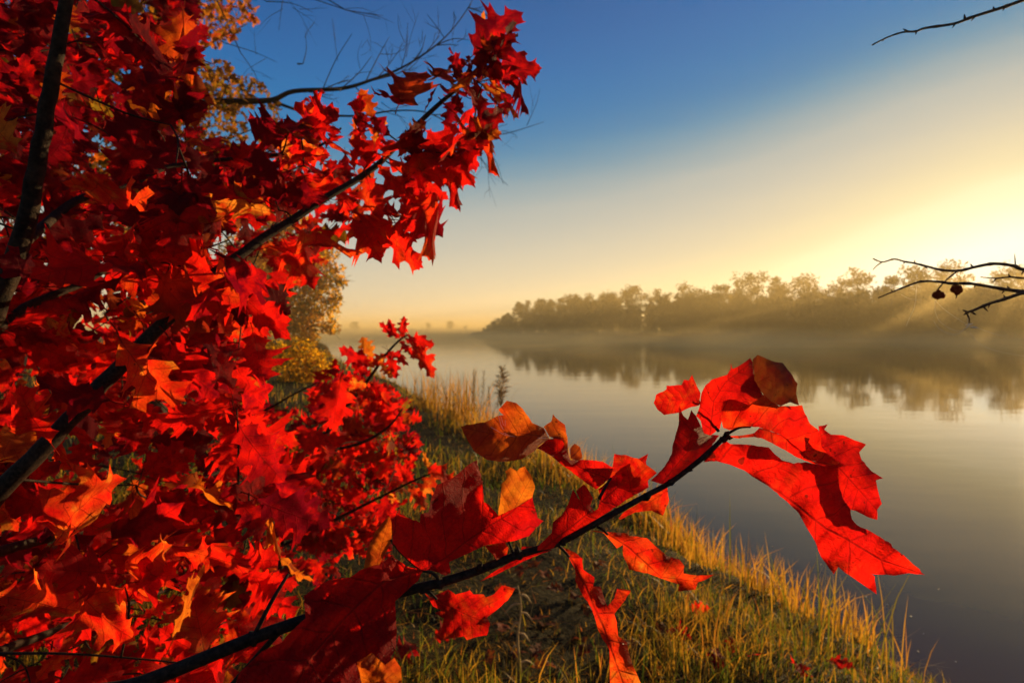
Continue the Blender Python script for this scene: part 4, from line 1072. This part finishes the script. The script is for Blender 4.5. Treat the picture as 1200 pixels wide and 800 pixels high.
YMASK = [(270, 480), (300, 470), (350, 462), (395, 430), (425, 440), (458, 452), (490, 478), (480, 540), (466, 590), (450, 650), (350, 640), (290, 570)]
_save = (leaves, twig_nodes, new_twigs)
leaves, twig_nodes, new_twigs = yl, [(p, 0) for p in ynodes], []
lo_u, hi_u, lo_v, hi_v = 265, 485, 425, 645
scatter(66, 1.7, 2.3, .105, YMASK)
scatter(40, 2.2, 3.0, .10, YMASK)
tw = Tubes()
for pp, pr in new_twigs: tw.add(pp, pr, sides=5)
o_ = tw.build('twigs', M_TWIG, young); o_['kind'] = 'stuff'
yl.build(young, 90)

# ---------------------------------------------------------------- tall tree behind the oak: orange and olive leaves, one bare limb reaching right
d0 = 6.5
tbp = at(182, 400, d0); tbase = Vector((tbp.x, tbp.y, gz(tbp.x, tbp.y)))
back = empty('orange_tree', tbase, 'tall tree behind the red oak, with orange and olive leaves and a bare limb', 'tree')
tb = Tubes()
tb.add(*smooth_path([tbase + Vector((0, 0, -.2)), at(178, 420, d0), at(168, 260, d0), at(172, 150, d0), at(183, 60, d0), at(196, -60, d0), at(210, -200, d0)], [.14, .11, .095, .085, .07, .055, .03], 5), sides=12)
tb.build('trunk', M_BARK, back)
limb = [[(172, 165, d0), (200, 140, 6.3), (240, 121, 6.1), (285, 119, 6.0), (320, 117, 5.9), (345, 107, 5.8), (400, 104, 5.7), (435, 94, 5.6), (470, 80, 5.6), (505, 58, 5.5), (530, 35, 5.5), (552, 5, 5.5)],
        [.055, .048, .040, .034, .027, .023, .019, .014, .010, .0075, .005, .003]]
fork = [[(318, 118, 5.9), (345, 128, 5.8), (372, 134, 5.7), (420, 136, 5.6), (460, 130, 5.6), (500, 132, 5.6), (535, 150, 5.6), (562, 161, 5.6)], [.018, .015, .012, .010, .0075, .006, .0045, .003]]
bare = Tubes()
twr = random.Random(8)
def spray(p, dirv, L, r, depth):
    mid = p + dirv * L * .5 + Vector((twr.gauss(0, .06), twr.gauss(0, .06), twr.gauss(0, .06))) * L
    e = p + dirv * L
    bare.add(*smooth_path([p, mid, e], [r, r * .7, r * .35], 3), sides=4)
    if depth:
        for q in range(twr.choice((1, 2, 2))):
            pp = p.lerp(e, twr.uniform(.35, .8))
            dd = (dirv + Vector((twr.gauss(0, .5), twr.gauss(0, .5), twr.gauss(.1, .5)))).normalized()
            spray(pp, dd, L * twr.uniform(.4, .7), r * .55, depth - 1)
for pts_, rads in (limb, fork):
    pp, pr = smooth_path([at(*p) for p in pts_], rads, 5)
    tb = Tubes(); tb.add(pp, pr, sides=9); tb.build('bare_limb', M_TWIG, back)
    for i in range(26, len(pp) - 1, 2):
        g = (pp[i + 1] - pp[i]).normalized()
        for q in range(1 if twr.random() < .7 else 2):
            dd = (g * .8 + Vector((twr.gauss(0, .35), twr.gauss(0, .5), twr.choice((1, 1, -1)) * twr.uniform(.3, .9)))).normalized()
            spray(pp[i], dd, twr.uniform(.25, .75) * (1.1 if i < 40 else .7), .006, 2)
for (u, v, du, dv, L) in [(312, 2, 26, 6, .5), (370, 0, 60, 18, .7), (405, 12, 40, 6, .4), (340, -30, -10, 50, .6), (262, 50, 40, 15, .6), (282, 62, 18, 30, .35), (355, 75, 2, -30, .35)]:
    a, b = at(u, v, 5.8), at(u + du, v + dv, 5.8)
    spray(a, (b - a).normalized(), L, .005, 2)
    bare.add([at(u - du * 3, v - dv * 2 - 60, 5.9), a], [.010, .005], sides=5)
o_ = bare.build('bare_twigs', M_TWIG, back); o_['kind'] = 'stuff'
bl = LeafSet()
br_ = random.Random(17)
TMASK = [(-120, -120), (262, -120), (300, 20), (285, 45), (240, 52), (250, 75), (300, 92), (330, 120), (318, 165), (300, 215), (240, 260), (-120, 330)]
k = 0
lim = Tubes()
for (u, v) in [(240, 30), (290, 28), (130, 60), (60, 120), (240, 190), (270, 100), (300, 150), (90, 220), (200, 230), (20, 40)]:
    a = at(176, min(v + 90, 230), d0); b = at(u, v, d0 + br_.uniform(-.8, .8))
    lim.add(*smooth_path([a, a.lerp(b, .5) + Vector((0, 0, .12)), b], [.022, .014, .005], 4), sides=6)
o_ = lim.build('limbs', M_BARK, back); o_['kind'] = 'stuff'
while k < 7000:
    u, v = br_.uniform(-110, 330), br_.uniform(-110, 320)
    if not in_poly(u, v, TMASK, 0): continue
    if mnoise.noise(Vector((u * .022, v * .022, 3.0))) < -.22: continue
    d = d0 + br_.uniform(-1.0, 1.3)
    b = at(u, v, d); L = br_.uniform(.08, .15)
    dv = Vector((br_.gauss(0, 1), br_.gauss(0, 1), br_.gauss(-.4, .8))).normalized()
    rn = min(1, max(0, br_.gauss(.2, .2) + (.5 if v < 60 and u > 200 else 0)))
    bl.add(b, b + dv * L, Vector((br_.gauss(.3, .6), br_.gauss(-.6, .6), br_.gauss(.4, .6))), 1.0, 0, br_.randrange(10), rn, M_GOLDLEAF)
    k += 1
bl.build(back, 0, rest='foliage')

# ---------------------------------------------------------------- yellow tree at the bend of the shore, golden bush before it
def crown_of(name, lobes, n, size, mat, parent, rng, squash=.8):
    V, q, rn = tree_leafcards(rng, n, [(tuple(c), (r, r, r * squash)) for c, r in lobes], size)
    return link_mesh(name, np_mesh(name, V, q, attrs={'rnd': rn}), mat, parent)
m, t, o = new_mat('yellow_foliage')
rn = attr_n(t, 'rnd')
big = noise_n(t, obj_vec(t), .55, 3)
k_ = math_n(t, 'ADD', math_n(t, 'MULTIPLY', rn, .55), math_n(t, 'MULTIPLY', math_n(t, 'SUBTRACT', big, .12), .9), True)
sheet_shader(t, o, ramp(t, k_, [(0, (.022, .024, .005)), (.4, (.075, .060, .007)), (.7, (.34, .14, .006)), (1, (.50, .18, .008))]),
             ramp(t, k_, [(0, (.08, .09, .010)), (.4, (.22, .17, .014)), (.7, (.88, .42, .008)), (1, (.95, .40, .008))]), .62, .9, .0)
M_YEL = m
dy = 50.0
tp = at(338, 400, dy); tb0 = Vector((tp.x, tp.y, gz(tp.x, tp.y)))
yt = empty('yellow_tree', tb0, 'yellow and olive leaved tree standing on the bank at the bend of the lake', 'tree')
rng = np.random.default_rng(77)
tb = Tubes()
tb.add(*smooth_path([tb0 + Vector((0, 0, -.3)), at(336, 380, dy), at(332, 340, dy), at(338, 300, dy), at(342, 262, dy)], [.32, .26, .2, .13, .05], 4), sides=9)
tb.build('trunk', M_BARK, yt)
lobes = [(at(u, v, dy + dd), r * dy / F) for (u, v, r, dd) in [
    (330, 285, 32, 0), (355, 300, 30, -1), (378, 300, 20, 0), (392, 318, 14, .5), (345, 330, 36, -1), (378, 336, 24, -.5), (400, 330, 9, 0), (310, 320, 36, 1), (335, 362, 34, -1), (372, 366, 26, -1), (388, 384, 12, -.5), (352, 388, 24, -1), (312, 370, 34, .5),
    (290, 300, 34, 1), (280, 350, 36, 1), (366, 280, 18, 0), (345, 262, 20, 0), (362, 396, 14, -.6), (318, 255, 26, .5), (392, 352, 12, 0)]]
tb = Tubes()
for c, r in lobes:
    a = at(335, min(385, px_of(c)[1] + 45), dy)
    tb.add(*smooth_path([a, a.lerp(c, .5) + Vector((0, 0, .15)), c], [.10, .06, .02], 3), sides=5)
for (u, v, u2, v2) in [(396, 330, 412, 322), (404, 327, 416, 330), (392, 320, 404, 312), (388, 384, 398, 398)]:
    tb.add([at(u, v, dy), at(u2, v2, dy)], [.03, .012], sides=4)
o_ = tb.build('limbs', M_BARK, yt); o_['kind'] = 'stuff'
crown_of('crown', lobes, 19000, .19, M_YEL, yt, rng)
# bush at its foot
def bush(name, u, v, d, lobes_px, n, size, mat, label, group=None, seed=0):
    b = at(u, v, d); b.z = gz(b.x, b.y)
    e = empty(name, b, label, 'bush', group)
    rg_ = np.random.default_rng(seed)
    L = [(at(a, c, d + dd), r * d / F) for (a, c, r, dd) in lobes_px]
    tb = Tubes()
    for c, r in L: tb.add(*smooth_path([b + Vector((0, 0, -.05)), b.lerp(c, .6) + Vector((0, 0, .04)), c], [.018, .012, .004], 3), sides=5)
    o_ = tb.build('stems', M_TWIG, e); o_['kind'] = 'stuff'
    crown_of('foliage', L, n, size, mat, e, rg_, .9)
bush('golden_bush', 345, 446, 15, [(330, 420, 20, .2), (352, 412, 20, 0), (374, 424, 18, -.2), (340, 438, 18, -.2), (362, 440, 18, -.3), (385, 440, 12, -.4), (320, 408, 14, .4)], 3200, .05, M_YEL, 'rounded golden bush in front of the yellow tree at the water\'s edge', seed=3)
bush('dark_bush', 292, 425, 24, [(262, 412, 20, 0), (290, 408, 18, 0), (312, 414, 14, 0), (240, 405, 24, 1)], 2600, .07, M_YEL, 'dim olive bush left of the golden bush, behind the red leaves', seed=4)

# ---------------------------------------------------------------- grass of the near bank
rg = np.random.default_rng(33)
def bank_points(n, dmin, dmax, p):
    d = dmin * (dmax / dmin) ** (rg.random(n) ** p)
    a = R(-46) + rg.random(n) * R(92)
    return d * np.sin(a), d * np.cos(a)
GV, GQ, GT, GR = [], [], [], []
goff = 0
def sow(x, y, h, w, lean, rnd):
    global goff
    V, q, tr, r_ = blades(rg, x, y, ground_z(x, y) - .02, h, w, lean, rnd)
    GV.append(V); GQ.append(q + goff); GT.append(tr + goff); GR.append(r_); goff += len(V)
def bare_mask(x, y):
    return np.exp(-(((x - .22) / .50) ** 2 + ((y - 2.9) / 1.2) ** 2) ** 2)
for (n, dmin, dmax, p, h0, h1, w) in ((72000, 1.2, 7, .8, .07, .20, .0022), (46000, 5, 24, .85, .10, .26, .006), (26000, 20, 75, .9, .15, .40, .022)):
    x, y = bank_points(n, dmin, dmax, p)
    s = poly_sd(x, y, NEAR_BANK) + .10 * wob_np(x, y, 2.3) + .05 * wob_np(x, y, 5.1)
    pn = .5 + .5 * wob_np(x * .9 + 3, y * .9, 2.0)
    keep = (s > -.05) & (rg.random(n) > .97 * bare_mask(x, y)) & (rg.random(n) < .12 + .6 * pn ** 1.6 + np.exp(-s / .5))
    x, y, s, pn = x[keep], y[keep], s[keep], pn[keep]
    edge_ = np.exp(-np.clip(s, 0, 9) / .35)
    h = (h0 + (h1 - h0) * rg.random(len(x)) ** 2.0) * (.45 + .8 * pn) * (1 + 1.0 * edge_ * rg.random(len(x)))
    rnd = np.clip(.14 + .36 * pn + .45 * edge_ + .2 * rg.normal(size=len(x)), 0, 1)
    sow(x, y, h, np.full(len(x), w) * (.6 + .8 * rg.random(len(x))), .55, rnd)
# matted dead grass lying on the soil
x, y = bank_points(26000, 1.2, 9, .8)
keep = (poly_sd(x, y, NEAR_BANK) > .05) & (rg.random(len(x)) > .55 * bare_mask(x, y))
x, y = x[keep], y[keep]
sow(x, y, .03 + .05 * rg.random(len(x)), np.full(len(x), .0020) * (.6 + .8 * rg.random(len(x))), 3.2, np.clip(.62 + .28 * rg.normal(size=len(x)), 0, 1))
# taller blades seen against the water
tall = [(830, 690), (855, 700), (880, 700), (905, 750), (932, 790), (936, 795), (960, 770), (985, 790), (1000, 795), (1020, 798), (1010, 790), (1040, 800), (1055, 805), (790, 640), (760, 620), (720, 600), (700, 590), (815, 665), (875, 720), (918, 760), (945, 790), (970, 800)]
tx, ty = [], []
for (u, v) in tall:
    dd = (CAM.z - .45) * F / (v - 385.0)
    q_ = at(u, v, dd); tx += [q_.x, q_.x + .03 * rg.normal()]; ty += [q_.y, q_.y + .03 * rg.normal()]
tx, ty = np.array(tx), np.array(ty)
sow(tx, ty, .35 + .35 * rg.random(len(tx)), np.full(len(tx), .0032), .22, .15 + .45 * rg.random(len(tx)))
grass = link_mesh('grass', np_mesh('grass', np.concatenate(GV), [np.concatenate(GQ), np.concatenate(GT)], attrs={'rnd': np.concatenate(GR)}), M_GRASS)
tag(grass, 'rough green and golden grass covering the near bank', 'grass', kind='stuff')

m, t, o = new_mat('reed_plume')
p = nd(t, 'ShaderNodeBsdfPrincipled'); p.inputs['Roughness'].default_value = .8
t.links.new(ramp(t, noise_n(t, obj_vec(t), 60, 2), [(.3, (.26, .15, .05)), (.7, (.55, .36, .13))]), p.inputs['Base Color'])
t.links.new(p.outputs[0], o.inputs['Surface'])
M_PLUME = m
# clumps of tall golden grass along the shoreline
def shore_x(y):
    P = NEAR_BANK[2:17]
    return float(np.interp(y, [p[1] for p in P], [p[0] for p in P]))
CL = [(477, 9.6, .0, 1.15, 'tallest golden grass clump, beside the young oak at the water\'s edge', 260, .26), (455, 11, .35, .95, 'golden grass clump left of the tallest one, partly behind the young oak', 200, .25),
      (505, 8.9, .0, .62, 'golden grass clump with knobbly dead flower stalks right of the tallest one', 200, .26), (528, 8.2, .05, .55, 'golden grass clump under the stem of the reed plume', 200, .25), (556, 7.7, .05, .5, 'low golden grass clump left of the curled orange-brown leaf\'s lower edge', 180, .24),
      (600, 7.0, .0, .6, 'bright golden grass clump between the broad dark leaf\'s orange lobe and the water', 240, .24), (645, 6.3, .05, .6, 'golden grass clump seen against the water just left of the folded dark leaf', 240, .22), (690, 5.6, .1, .55, 'short golden grass clump behind the folded dark red leaf', 180, .2),
      (735, 5.0, .1, .5, 'golden grass clump under the bright lobe below the branch', 170, .2), (820, 4.4, .08, .45, 'bushy golden grass tuft at the water right of the low hanging leaf', 190, .2), (900, 3.8, .1, .42, 'golden grass tuft on the bank edge left of the tall green blades', 190, .18),
      (985, 3.4, .08, .40, 'last sunlit grass tuft at the bottom right by the water', 170, .16)]
for i, (u, d, inl, h, lab, n, sp) in enumerate(CL):
    y = d; x = (u - 600) / F * d
    xs = shore_x(y) - inl
    if abs(x - xs) > .6: x = x * .5 + xs * .5
    if x > xs: x = xs
    e = empty('grass_clump', (x, y, gz(x, y)), lab, 'grass clump', 'clumps of golden grass along the near shoreline')
    px_ = x + sp * rg.normal(size=n); py_ = y + sp * 1.2 * rg.normal(size=n)
    V, q, tr, r_ = blades(rg, px_, py_, np.maximum(ground_z(px_, py_), -.1) - .03, h * (.3 + .7 * rg.random(n)), np.full(n, .0026 * (1 + d / 7)), .38, np.clip(.66 + .16 * rg.normal(size=n), .25, 1))
    link_mesh('blades', np_mesh('blades', V, [q, tr], attrs={'rnd': r_}), M_GRASS, e)['kind'] = 'stuff'
    ks = 6 if 'flower' in lab else 0
    for j in range(ks):
        b = Vector((x + sp * rg.normal() * .7, y + sp * rg.normal() * .7, 0)); b.z = gz(b.x, b.y)
        top = b + Vector((rg.normal() * .08, rg.normal() * .08, h * rg.uniform(1.0, 1.7)))
        st_ = Tubes(); st_.add(*smooth_path([b, b.lerp(top, .6) + Vector((.02, 0, 0)), top], [.004, .003, .002], 4), sides=5)
        for z_ in np.linspace(.62, 1.0, 9):
            c = b.lerp(top, z_)
            for a_ in range(2):
                st_.add([c, c + Vector((rg.normal() * .012, rg.normal() * .012, .02)), c + Vector((rg.normal() * .02, rg.normal() * .02, .045))], [.002, .006, .002], sides=5)
        st_.build('seed_stalk', M_PLUME, e)

# the single feathery reed plume before the water
pb = at(586, 560, 7.9); pb.x = min(pb.x, shore_x(pb.y)); pb.z = gz(pb.x, pb.y)
pl = empty('reed', pb, 'single reed with feathery brown plume standing up before the lake above the curled leaf', 'reed')
ptop = at(589, 431, 7.9); pmid = at(587, 478, 7.9)
tb = Tubes(); tb.add(*smooth_path([pb + Vector((0, 0, -.03)), pb.lerp(pmid, .6), pmid, ptop], [.006, .005, .004, .002], 5), sides=6); tb.build('stem', M_PLUME, pl)
tb = Tubes()
pr_ = random.Random(5)
for i in range(210):
    f = pr_.random()
    c = pmid.lerp(ptop, f)
    w = .17 * math.sin(math.pi * min(1, .12 + .85 * (1 - f))) * pr_.uniform(.4, 1)
    a_ = pr_.random() * 6.28
    e1 = c + Vector((math.cos(a_) * w, math.sin(a_) * w, pr_.uniform(.02, .07)))
    tb.add([c, c.lerp(e1, .6) + Vector((0, 0, .012)), e1], [.002, .005, .0015], sides=4)
tb.build('plume', M_PLUME, pl)

# dry weed under the branch
wb_ = at(612, 800, 2.35); wb_.z = gz(wb_.x, wb_.y)
wd = empty('dry_weed', wb_, 'dead brown weed stalk with drooping side shoots, right of the lone hanging leaf', 'weed')
wt = at(607, 686, 2.3)
tb = Tubes(); wp, wr = smooth_path([wb_ + Vector((0, 0, -.03)), wb_.lerp(wt, .4) + Vector((-.012, 0, 0)), wb_.lerp(wt, .75) + Vector((.008, 0, 0)), wt], [.006, .005, .004, .0025], 6)
tb.add(wp, wr, sides=7); tb.build('stem', M_PLUME, wd)
for i in range(3, len(wp), 2):
    sgn = 1 if i % 4 == 3 else -1
    c = wp[i]; tb = Tubes()
    e1 = c + Vector((sgn * pr_.uniform(.03, .07), pr_.gauss(0, .02), -.02 - .03 * pr_.random()))
    tb.add(*smooth_path([c, c.lerp(e1, .5) + Vector((0, 0, .015)), e1], [.003, .005, .0012], 3), sides=5)
    tb.build('shoot', M_PLUME, wd)

# ---------------------------------------------------------------- fallen leaves
FALL = [(833, 704, M_LEAF, .62, 'bright red fallen leaf standing on edge in the grass below the low hanging leaf'), (858, 742, M_LEAF, .30, 'dark red fallen leaf in the grass under the standing red one'), (842, 762, M_LEAF, .22, 'dark crimson fallen leaf near the bottom edge right of the hanging ribbon leaf'), (880, 778, M_LEAF, .5, 'red fallen leaf among golden blades at the bottom edge'),
        (508, 774, M_LEAF, .6, 'red fallen leaf in the grass below the lone hanging leaf'), (488, 782, M_LEAF, .25, 'dark red fallen leaf at the bottom edge beside the biggest leaf'), (660, 668, M_BROWN, .05, None), (640, 700, M_BROWN, .1, None), (668, 706, M_BROWN, .3, None), (650, 740, M_BROWN, .0, None), (690, 745, M_BROWN, .12, None), (632, 764, M_BROWN, .1, None), (700, 705, M_BROWN, .2, None), (676, 776, M_BROWN, .05, None), (610, 668, M_BROWN, .25, None), (1003, 772, M_LEAF, .4, 'small red leaf caught in the last grass tuft at bottom right'),
        (930, 770, M_LEAF, .45, 'red leaf scrap in the grass left of the tall green blades'), *[(u_, v_, M_BROWN, r_, None) for (u_, v_, r_) in [(600, 700, .5), (620, 735, .7), (588, 752, .4), (655, 790, .8), (715, 690, .6), (735, 720, .3), (745, 765, .7), (720, 785, .5), (696, 668, .8), (640, 672, .6), (575, 790, .6), (604, 780, .3), (683, 725, .9), (760, 735, .5), (770, 780, .7), (625, 655, .4)]], (780, 742, M_LEAF, .18, 'dark purple-red fallen leaf in shadow right of the hanging ribbon leaf')]
fr_ = random.Random(9)
for (u, v, mat, rnd, lab) in FALL:
    dd = (CAM.z - .72) * F / (v - 385.0)
    c = at(u, v, dd); c.z = gz(c.x, c.y) + (.07 if mat is M_LEAF else .03)
    az = fr_.random() * 6.28; L = fr_.uniform(.10, .14)
    tip = c + Vector((math.cos(az), math.sin(az), fr_.uniform(-.1, .25))) * L
    nrm = Vector((fr_.gauss(.1, .3), fr_.gauss(-.3, .3), 1)) if 'edge in' not in (lab or '') else Vector((.3, -1, .3))
    me = variant_mesh(fr_.randrange(14), mat, rnd)
    o = bpy.data.objects.new('fallen_leaf', me); COL.objects.link(o)
    b, x, y, n, L = leaf_frame(c, tip, nrm)
    Mx = Matrix.Identity(4)
    for k, ax in enumerate((x, y, n)):
        for r_ in range(3): Mx[r_][k] = ax[r_] * L
    for r_ in range(3): Mx[r_][3] = b[r_]
    o.matrix_local = Mx
    tag(o, lab or 'withered brown leaf lying on the dark bare soil under the branch', 'fallen leaf', 'brown leaves on the bare soil' if lab is None else 'red leaves fallen on the bank')

# ---------------------------------------------------------------- bare thorny twigs at the right
M_THORN = bark_mat('thorn_twig_bark', (0.025, 0.014, 0.009), (0.14, 0.075, 0.045), 300.0)
sb = Vector((1.75, .92, 0)); sb.z = gz(sb.x, sb.y)
shrub = empty('thorny_shrub', sb, 'bare thorny shrub reaching in from the right edge, two withered leaves hanging on its twigs', 'shrub')
tb = Tubes(); tb.add(*smooth_path([sb + Vector((0, 0, -.1)), sb + Vector((-.03, .02, .7)), sb + Vector((.02, 0, 1.45)), sb + Vector((-.04, .01, 2.0)), sb + Vector((-.1, 0, 2.6))], [.022, .017, .013, .009, .004], 5), sides=9)
tb.build('trunk', M_THORN, shrub)
def px_pt(p):
    u, v, d = px_of(p); return (u, v, d)
S_HI, S_LO = px_pt(sb + Vector((-.09, 0, 2.5))), px_pt(sb + Vector((.0, .0, 1.55)))
def twig_thing(stems, thorns):
    e = shrub
    rt = random.Random(len(stems) + 3)
    for P, r0, r1 in stems:
        pts_ = [at(*p) for p in P]
        n_ = len(pts_)
        pp, pr = smooth_path(pts_, [r0 + (r1 - r0) * i / (n_ - 1) for i in range(n_)], 5)
        pr = [r * (1 + .25 * (i % 7 == 3)) for i, r in enumerate(pr)]
        tb = Tubes(); tb.add(pp, pr, sides=8); tb.build('stem', M_THORN, e)
    for (u, v, du, dv, r, d) in thorns:
        tb = Tubes(); a = at(u, v, d); b = at(u + du, v + dv, d)
        tb.add([a, a.lerp(b, .5), b], [r, r * .9, r * .25], sides=6); tb.build('bud', M_THORN, e)
    return e
D_ = .85
twig_thing([([S_HI, (1430, -90, D_), (1330, -52, D_), (1260, -22, D_), (1200, 0, D_), (1175, 9, D_), (1140, 20, D_), (1118, 28, D_), (1085, 33, D_), (1073, 37, D_), (1058, 38, D_), (1040, 44, D_), (1022, 53, D_)], .0034, .0010)],
           [(1178, 8, -3, 5, .0014, D_), (1165, 13, -1, -5, .0020, D_), (1143, 19, -5, 6, .0014, D_), (1131, 23, -1, -6, .0019, D_), (1120, 27, -4, 6, .0013, D_), (1074, 37, -1, 4, .0013, D_), (1064, 37, -6, -3, .0014, D_), (1036, 46, -2, 3, .0010, D_)])
tw2 = twig_thing([
    ([S_LO, (1480, 345, D_), (1340, 336, D_), (1260, 328, D_), (1200, 316, D_), (1188, 311.5, D_), (1165, 309, D_), (1142, 313, D_), (1125, 317, D_), (1104, 316.5, D_), (1086, 312, D_), (1072, 308.5, D_), (1060, 306.5, D_), (1048, 303.6, D_), (1034, 307, D_), (1023, 303, D_)], .0034, .0008),
    ([(1480, 346, D_), (1340, 338, .83), (1260, 344, .83), (1200, 341.5, .83), (1188, 340.5, .83), (1169, 337.5, .83), (1139, 332.5, .83), (1114, 332, .83), (1099, 330, .83), (1079, 330, .83), (1062, 335.5, .83), (1046, 342, .83), (1029, 349, .83)], .0036, .0008),
    ([(1212, 341.5, .83), (1196, 344, .82), (1177, 350.5, .82), (1160, 355.5, .81), (1142, 363, .81), (1132, 366.5, .81)], .0028, .0016),
    ([(1400, 340, D_), (1290, 332, .86), (1230, 325, .86), (1200, 326, .86), (1184, 324.6, .86), (1167, 326, .86), (1149, 324.6, .86)], .0022, .0007),
    ([(1123, 317, D_), (1109, 328, .84), (1100, 338, .835), (1099, 341, .835)], .0012, .0007),
    ([(1034, 307, D_), (1028, 311, D_), (1023, 316, D_)], .0010, .0005), ([(1132, 366, .81), (1136, 374, .81), (1135, 381, .81)], .0011, .0005)],
    [(1190, 312, -1, -15, .0010, D_), (1140, 313, -3, -4, .0014, D_), (1060, 306.5, -1, 3, .0011, D_), (1072, 308.5, 0, -4, .0010, D_), (1084, 312, 3, 3, .0012, D_), (1200, 316, -3, 6, .0014, D_), (1143, 333, -1, 4, .0014, .83), (1178, 339, -4, 5, .0014, .83), (1184, 340, -4, -5, .0016, .83), (1120, 332, -1, 4, .001, .83),
     (1178, 350, -2, -5, .0013, .82), (1160, 355, -2, 6, .0013, .81), (1152, 359, 6, 6, .0013, .81), (1134, 366, -6, -3, .0016, .81), (1134, 366, -5, 3, .0016, .81), (1138, 365, 6, 4, .0016, .81), (1168, 326, -5, 5, .0010, .86), (1184, 324.6, -3, -4, .0012, .86), (1046, 342, -2, -3, .0009, .83)])
def withered(u, v, d, r, seed):
    rg2 = np.random.default_rng(seed)
    bm = bmesh.new(); bmesh.ops.create_icosphere(bm, subdivisions=4, radius=1.0)
    c = at(u, v, d); rr_ = r * d / F
    for vv in bm.verts:
        p_ = vv.co.copy()
        k = 1 + .5 * mnoise.noise(p_ * 1.6 + Vector((seed, 0, 0))) + .10 * mnoise.noise(p_ * 5)
        if p_.x < -.1: k *= .82
        vv.co = Vector((p_.x * 1.12, p_.y * .8, p_.z * .92)) * k * rr_ + c
    me = bpy.data.meshes.new('withered_leaf'); bm.to_mesh(me); bm.free()
    for pl_ in me.polygons: pl_.use_smooth = True
    a_ = me.attributes.new('rnd', 'FLOAT', 'POINT'); a_.data.foreach_set('value', np.full(len(me.vertices), .9, dtype=np.float32))
    a_ = me.attributes.new('leaf_uv', 'FLOAT_VECTOR', 'POINT')
    co = np.empty(len(me.vertices) * 3, dtype=np.float32); me.vertices.foreach_get('co', co); co = (co.reshape(-1, 3) - np.array(c)) / rr_ * .5
    a_.data.foreach_set('vector', co[:, [2, 0, 1]].astype(np.float32).reshape(-1))
    return link_mesh('withered_leaf', me, M_BROWN, tw2)
withered(1099, 345.5, .835, 5.9, 1)['label'] = 'left one of the two curled withered leaves'
withered(1120, 339, .83, 6.0, 4)
tip_ = Tubes(); tip_.add([at(1121, 344, .83), at(1121, 348, .83), at(1120, 350, .83)], [.0012, .0008, .0003], sides=5); tip_.build('leaf_stalk', M_TWIG, tw2)
for pts_ in ([(1096, 352, .835), (1096, 365, .835), (1103, 378, .83), (1122, 388, .82), (1135, 382, .81)], [(1094, 376, .835), (1102, 386, .83), (1120, 392, .82), (1132, 384, .81)], [(1137, 366, .81), (1134, 378, .81), (1146, 384, .81), (1165, 391, .82), (1180, 394, .83)],
             [(1136, 390, .81), (1150, 404, .82), (1172, 412, .83), (1205, 418, .84)], [(1056, 345, .83), (1066, 350, .83), (1080, 351, .83)], [(1062, 382, .83), (1066, 372, .83), (1072, 358, .83), (1074, 336, .83)], [(1096, 352, .835), (1106, 362, .83), (1120, 372, .82), (1133, 380, .81)]):
    pp, pr = smooth_path([at(*p) for p in pts_], .00016, 6)
    tb = Tubes(); tb.add(pp, pr, sides=4)
    tag(tb.build('spider_thread', M_SILK), 'fine gold-lit spider thread trailing from the forked thorny twigs', 'spider thread', 'spider threads on the forked twigs')
# pale scraps caught at the end of the lower twig
for (u, v, du, dv) in [(1131, 381, 9, -2), (1136, 383, 10, 1), (1130, 386, 6, -5)]:
    tb = Tubes(); a = at(u, v, .81); b = at(u + du, v + dv, .805)
    tb.add([a, a.lerp(b, .5), b], [.0003, .0009, .0003], sides=6); tb.build('seed_fluff', M_SILK, tw2)

# ---------------------------------------------------------------- small scraps floating on the dark water
m, t, o = new_mat('floating_scrap')
p = nd(t, 'ShaderNodeBsdfPrincipled'); p.inputs['Base Color'].default_value = (.22, .15, .07, 1); p.inputs['Roughness'].default_value = .6
t.links.new(p.outputs[0], o.inputs['Surface'])
bm = bmesh.new(); bmesh.ops.create_uvsphere(bm, u_segments=12, v_segments=6, radius=1.0)
for vv in bm.verts: vv.co = Vector((vv.co.x * .012, vv.co.y * .006 * (1 + .4 * vv.co.x), vv.co.z * .0022 + .004 * vv.co.x ** 2))
sme = bpy.data.meshes.new('floating_scrap'); bm.to_mesh(sme); bm.free(); sme.materials.append(m)
for i, (u, v) in enumerate([(1082, 742), (1076, 763), (1068, 722), (1040, 708), (1015, 699), (1032, 719), (962, 661), (884, 655), (862, 661), (905, 640), (1120, 775), (868, 632), (940, 700), (1100, 690), (840, 624)]):
    d = CAM.z * F / (v - 385.0) * math.cos(PITCH)
    c = at(u, v, d)
    o = bpy.data.objects.new('floating_scrap', sme); COL.objects.link(o)
    o.location = (c.x, c.y, .002); o.rotation_euler = (0, 0, i * 1.7); s_ = .6 + .5 * ((i * 7) % 5) / 5
    o.scale = (s_, s_, s_)
    tag(o, 'tiny pale scrap of leaf floating on the dark water near the bank', 'leaf scrap', 'scraps floating on the water')
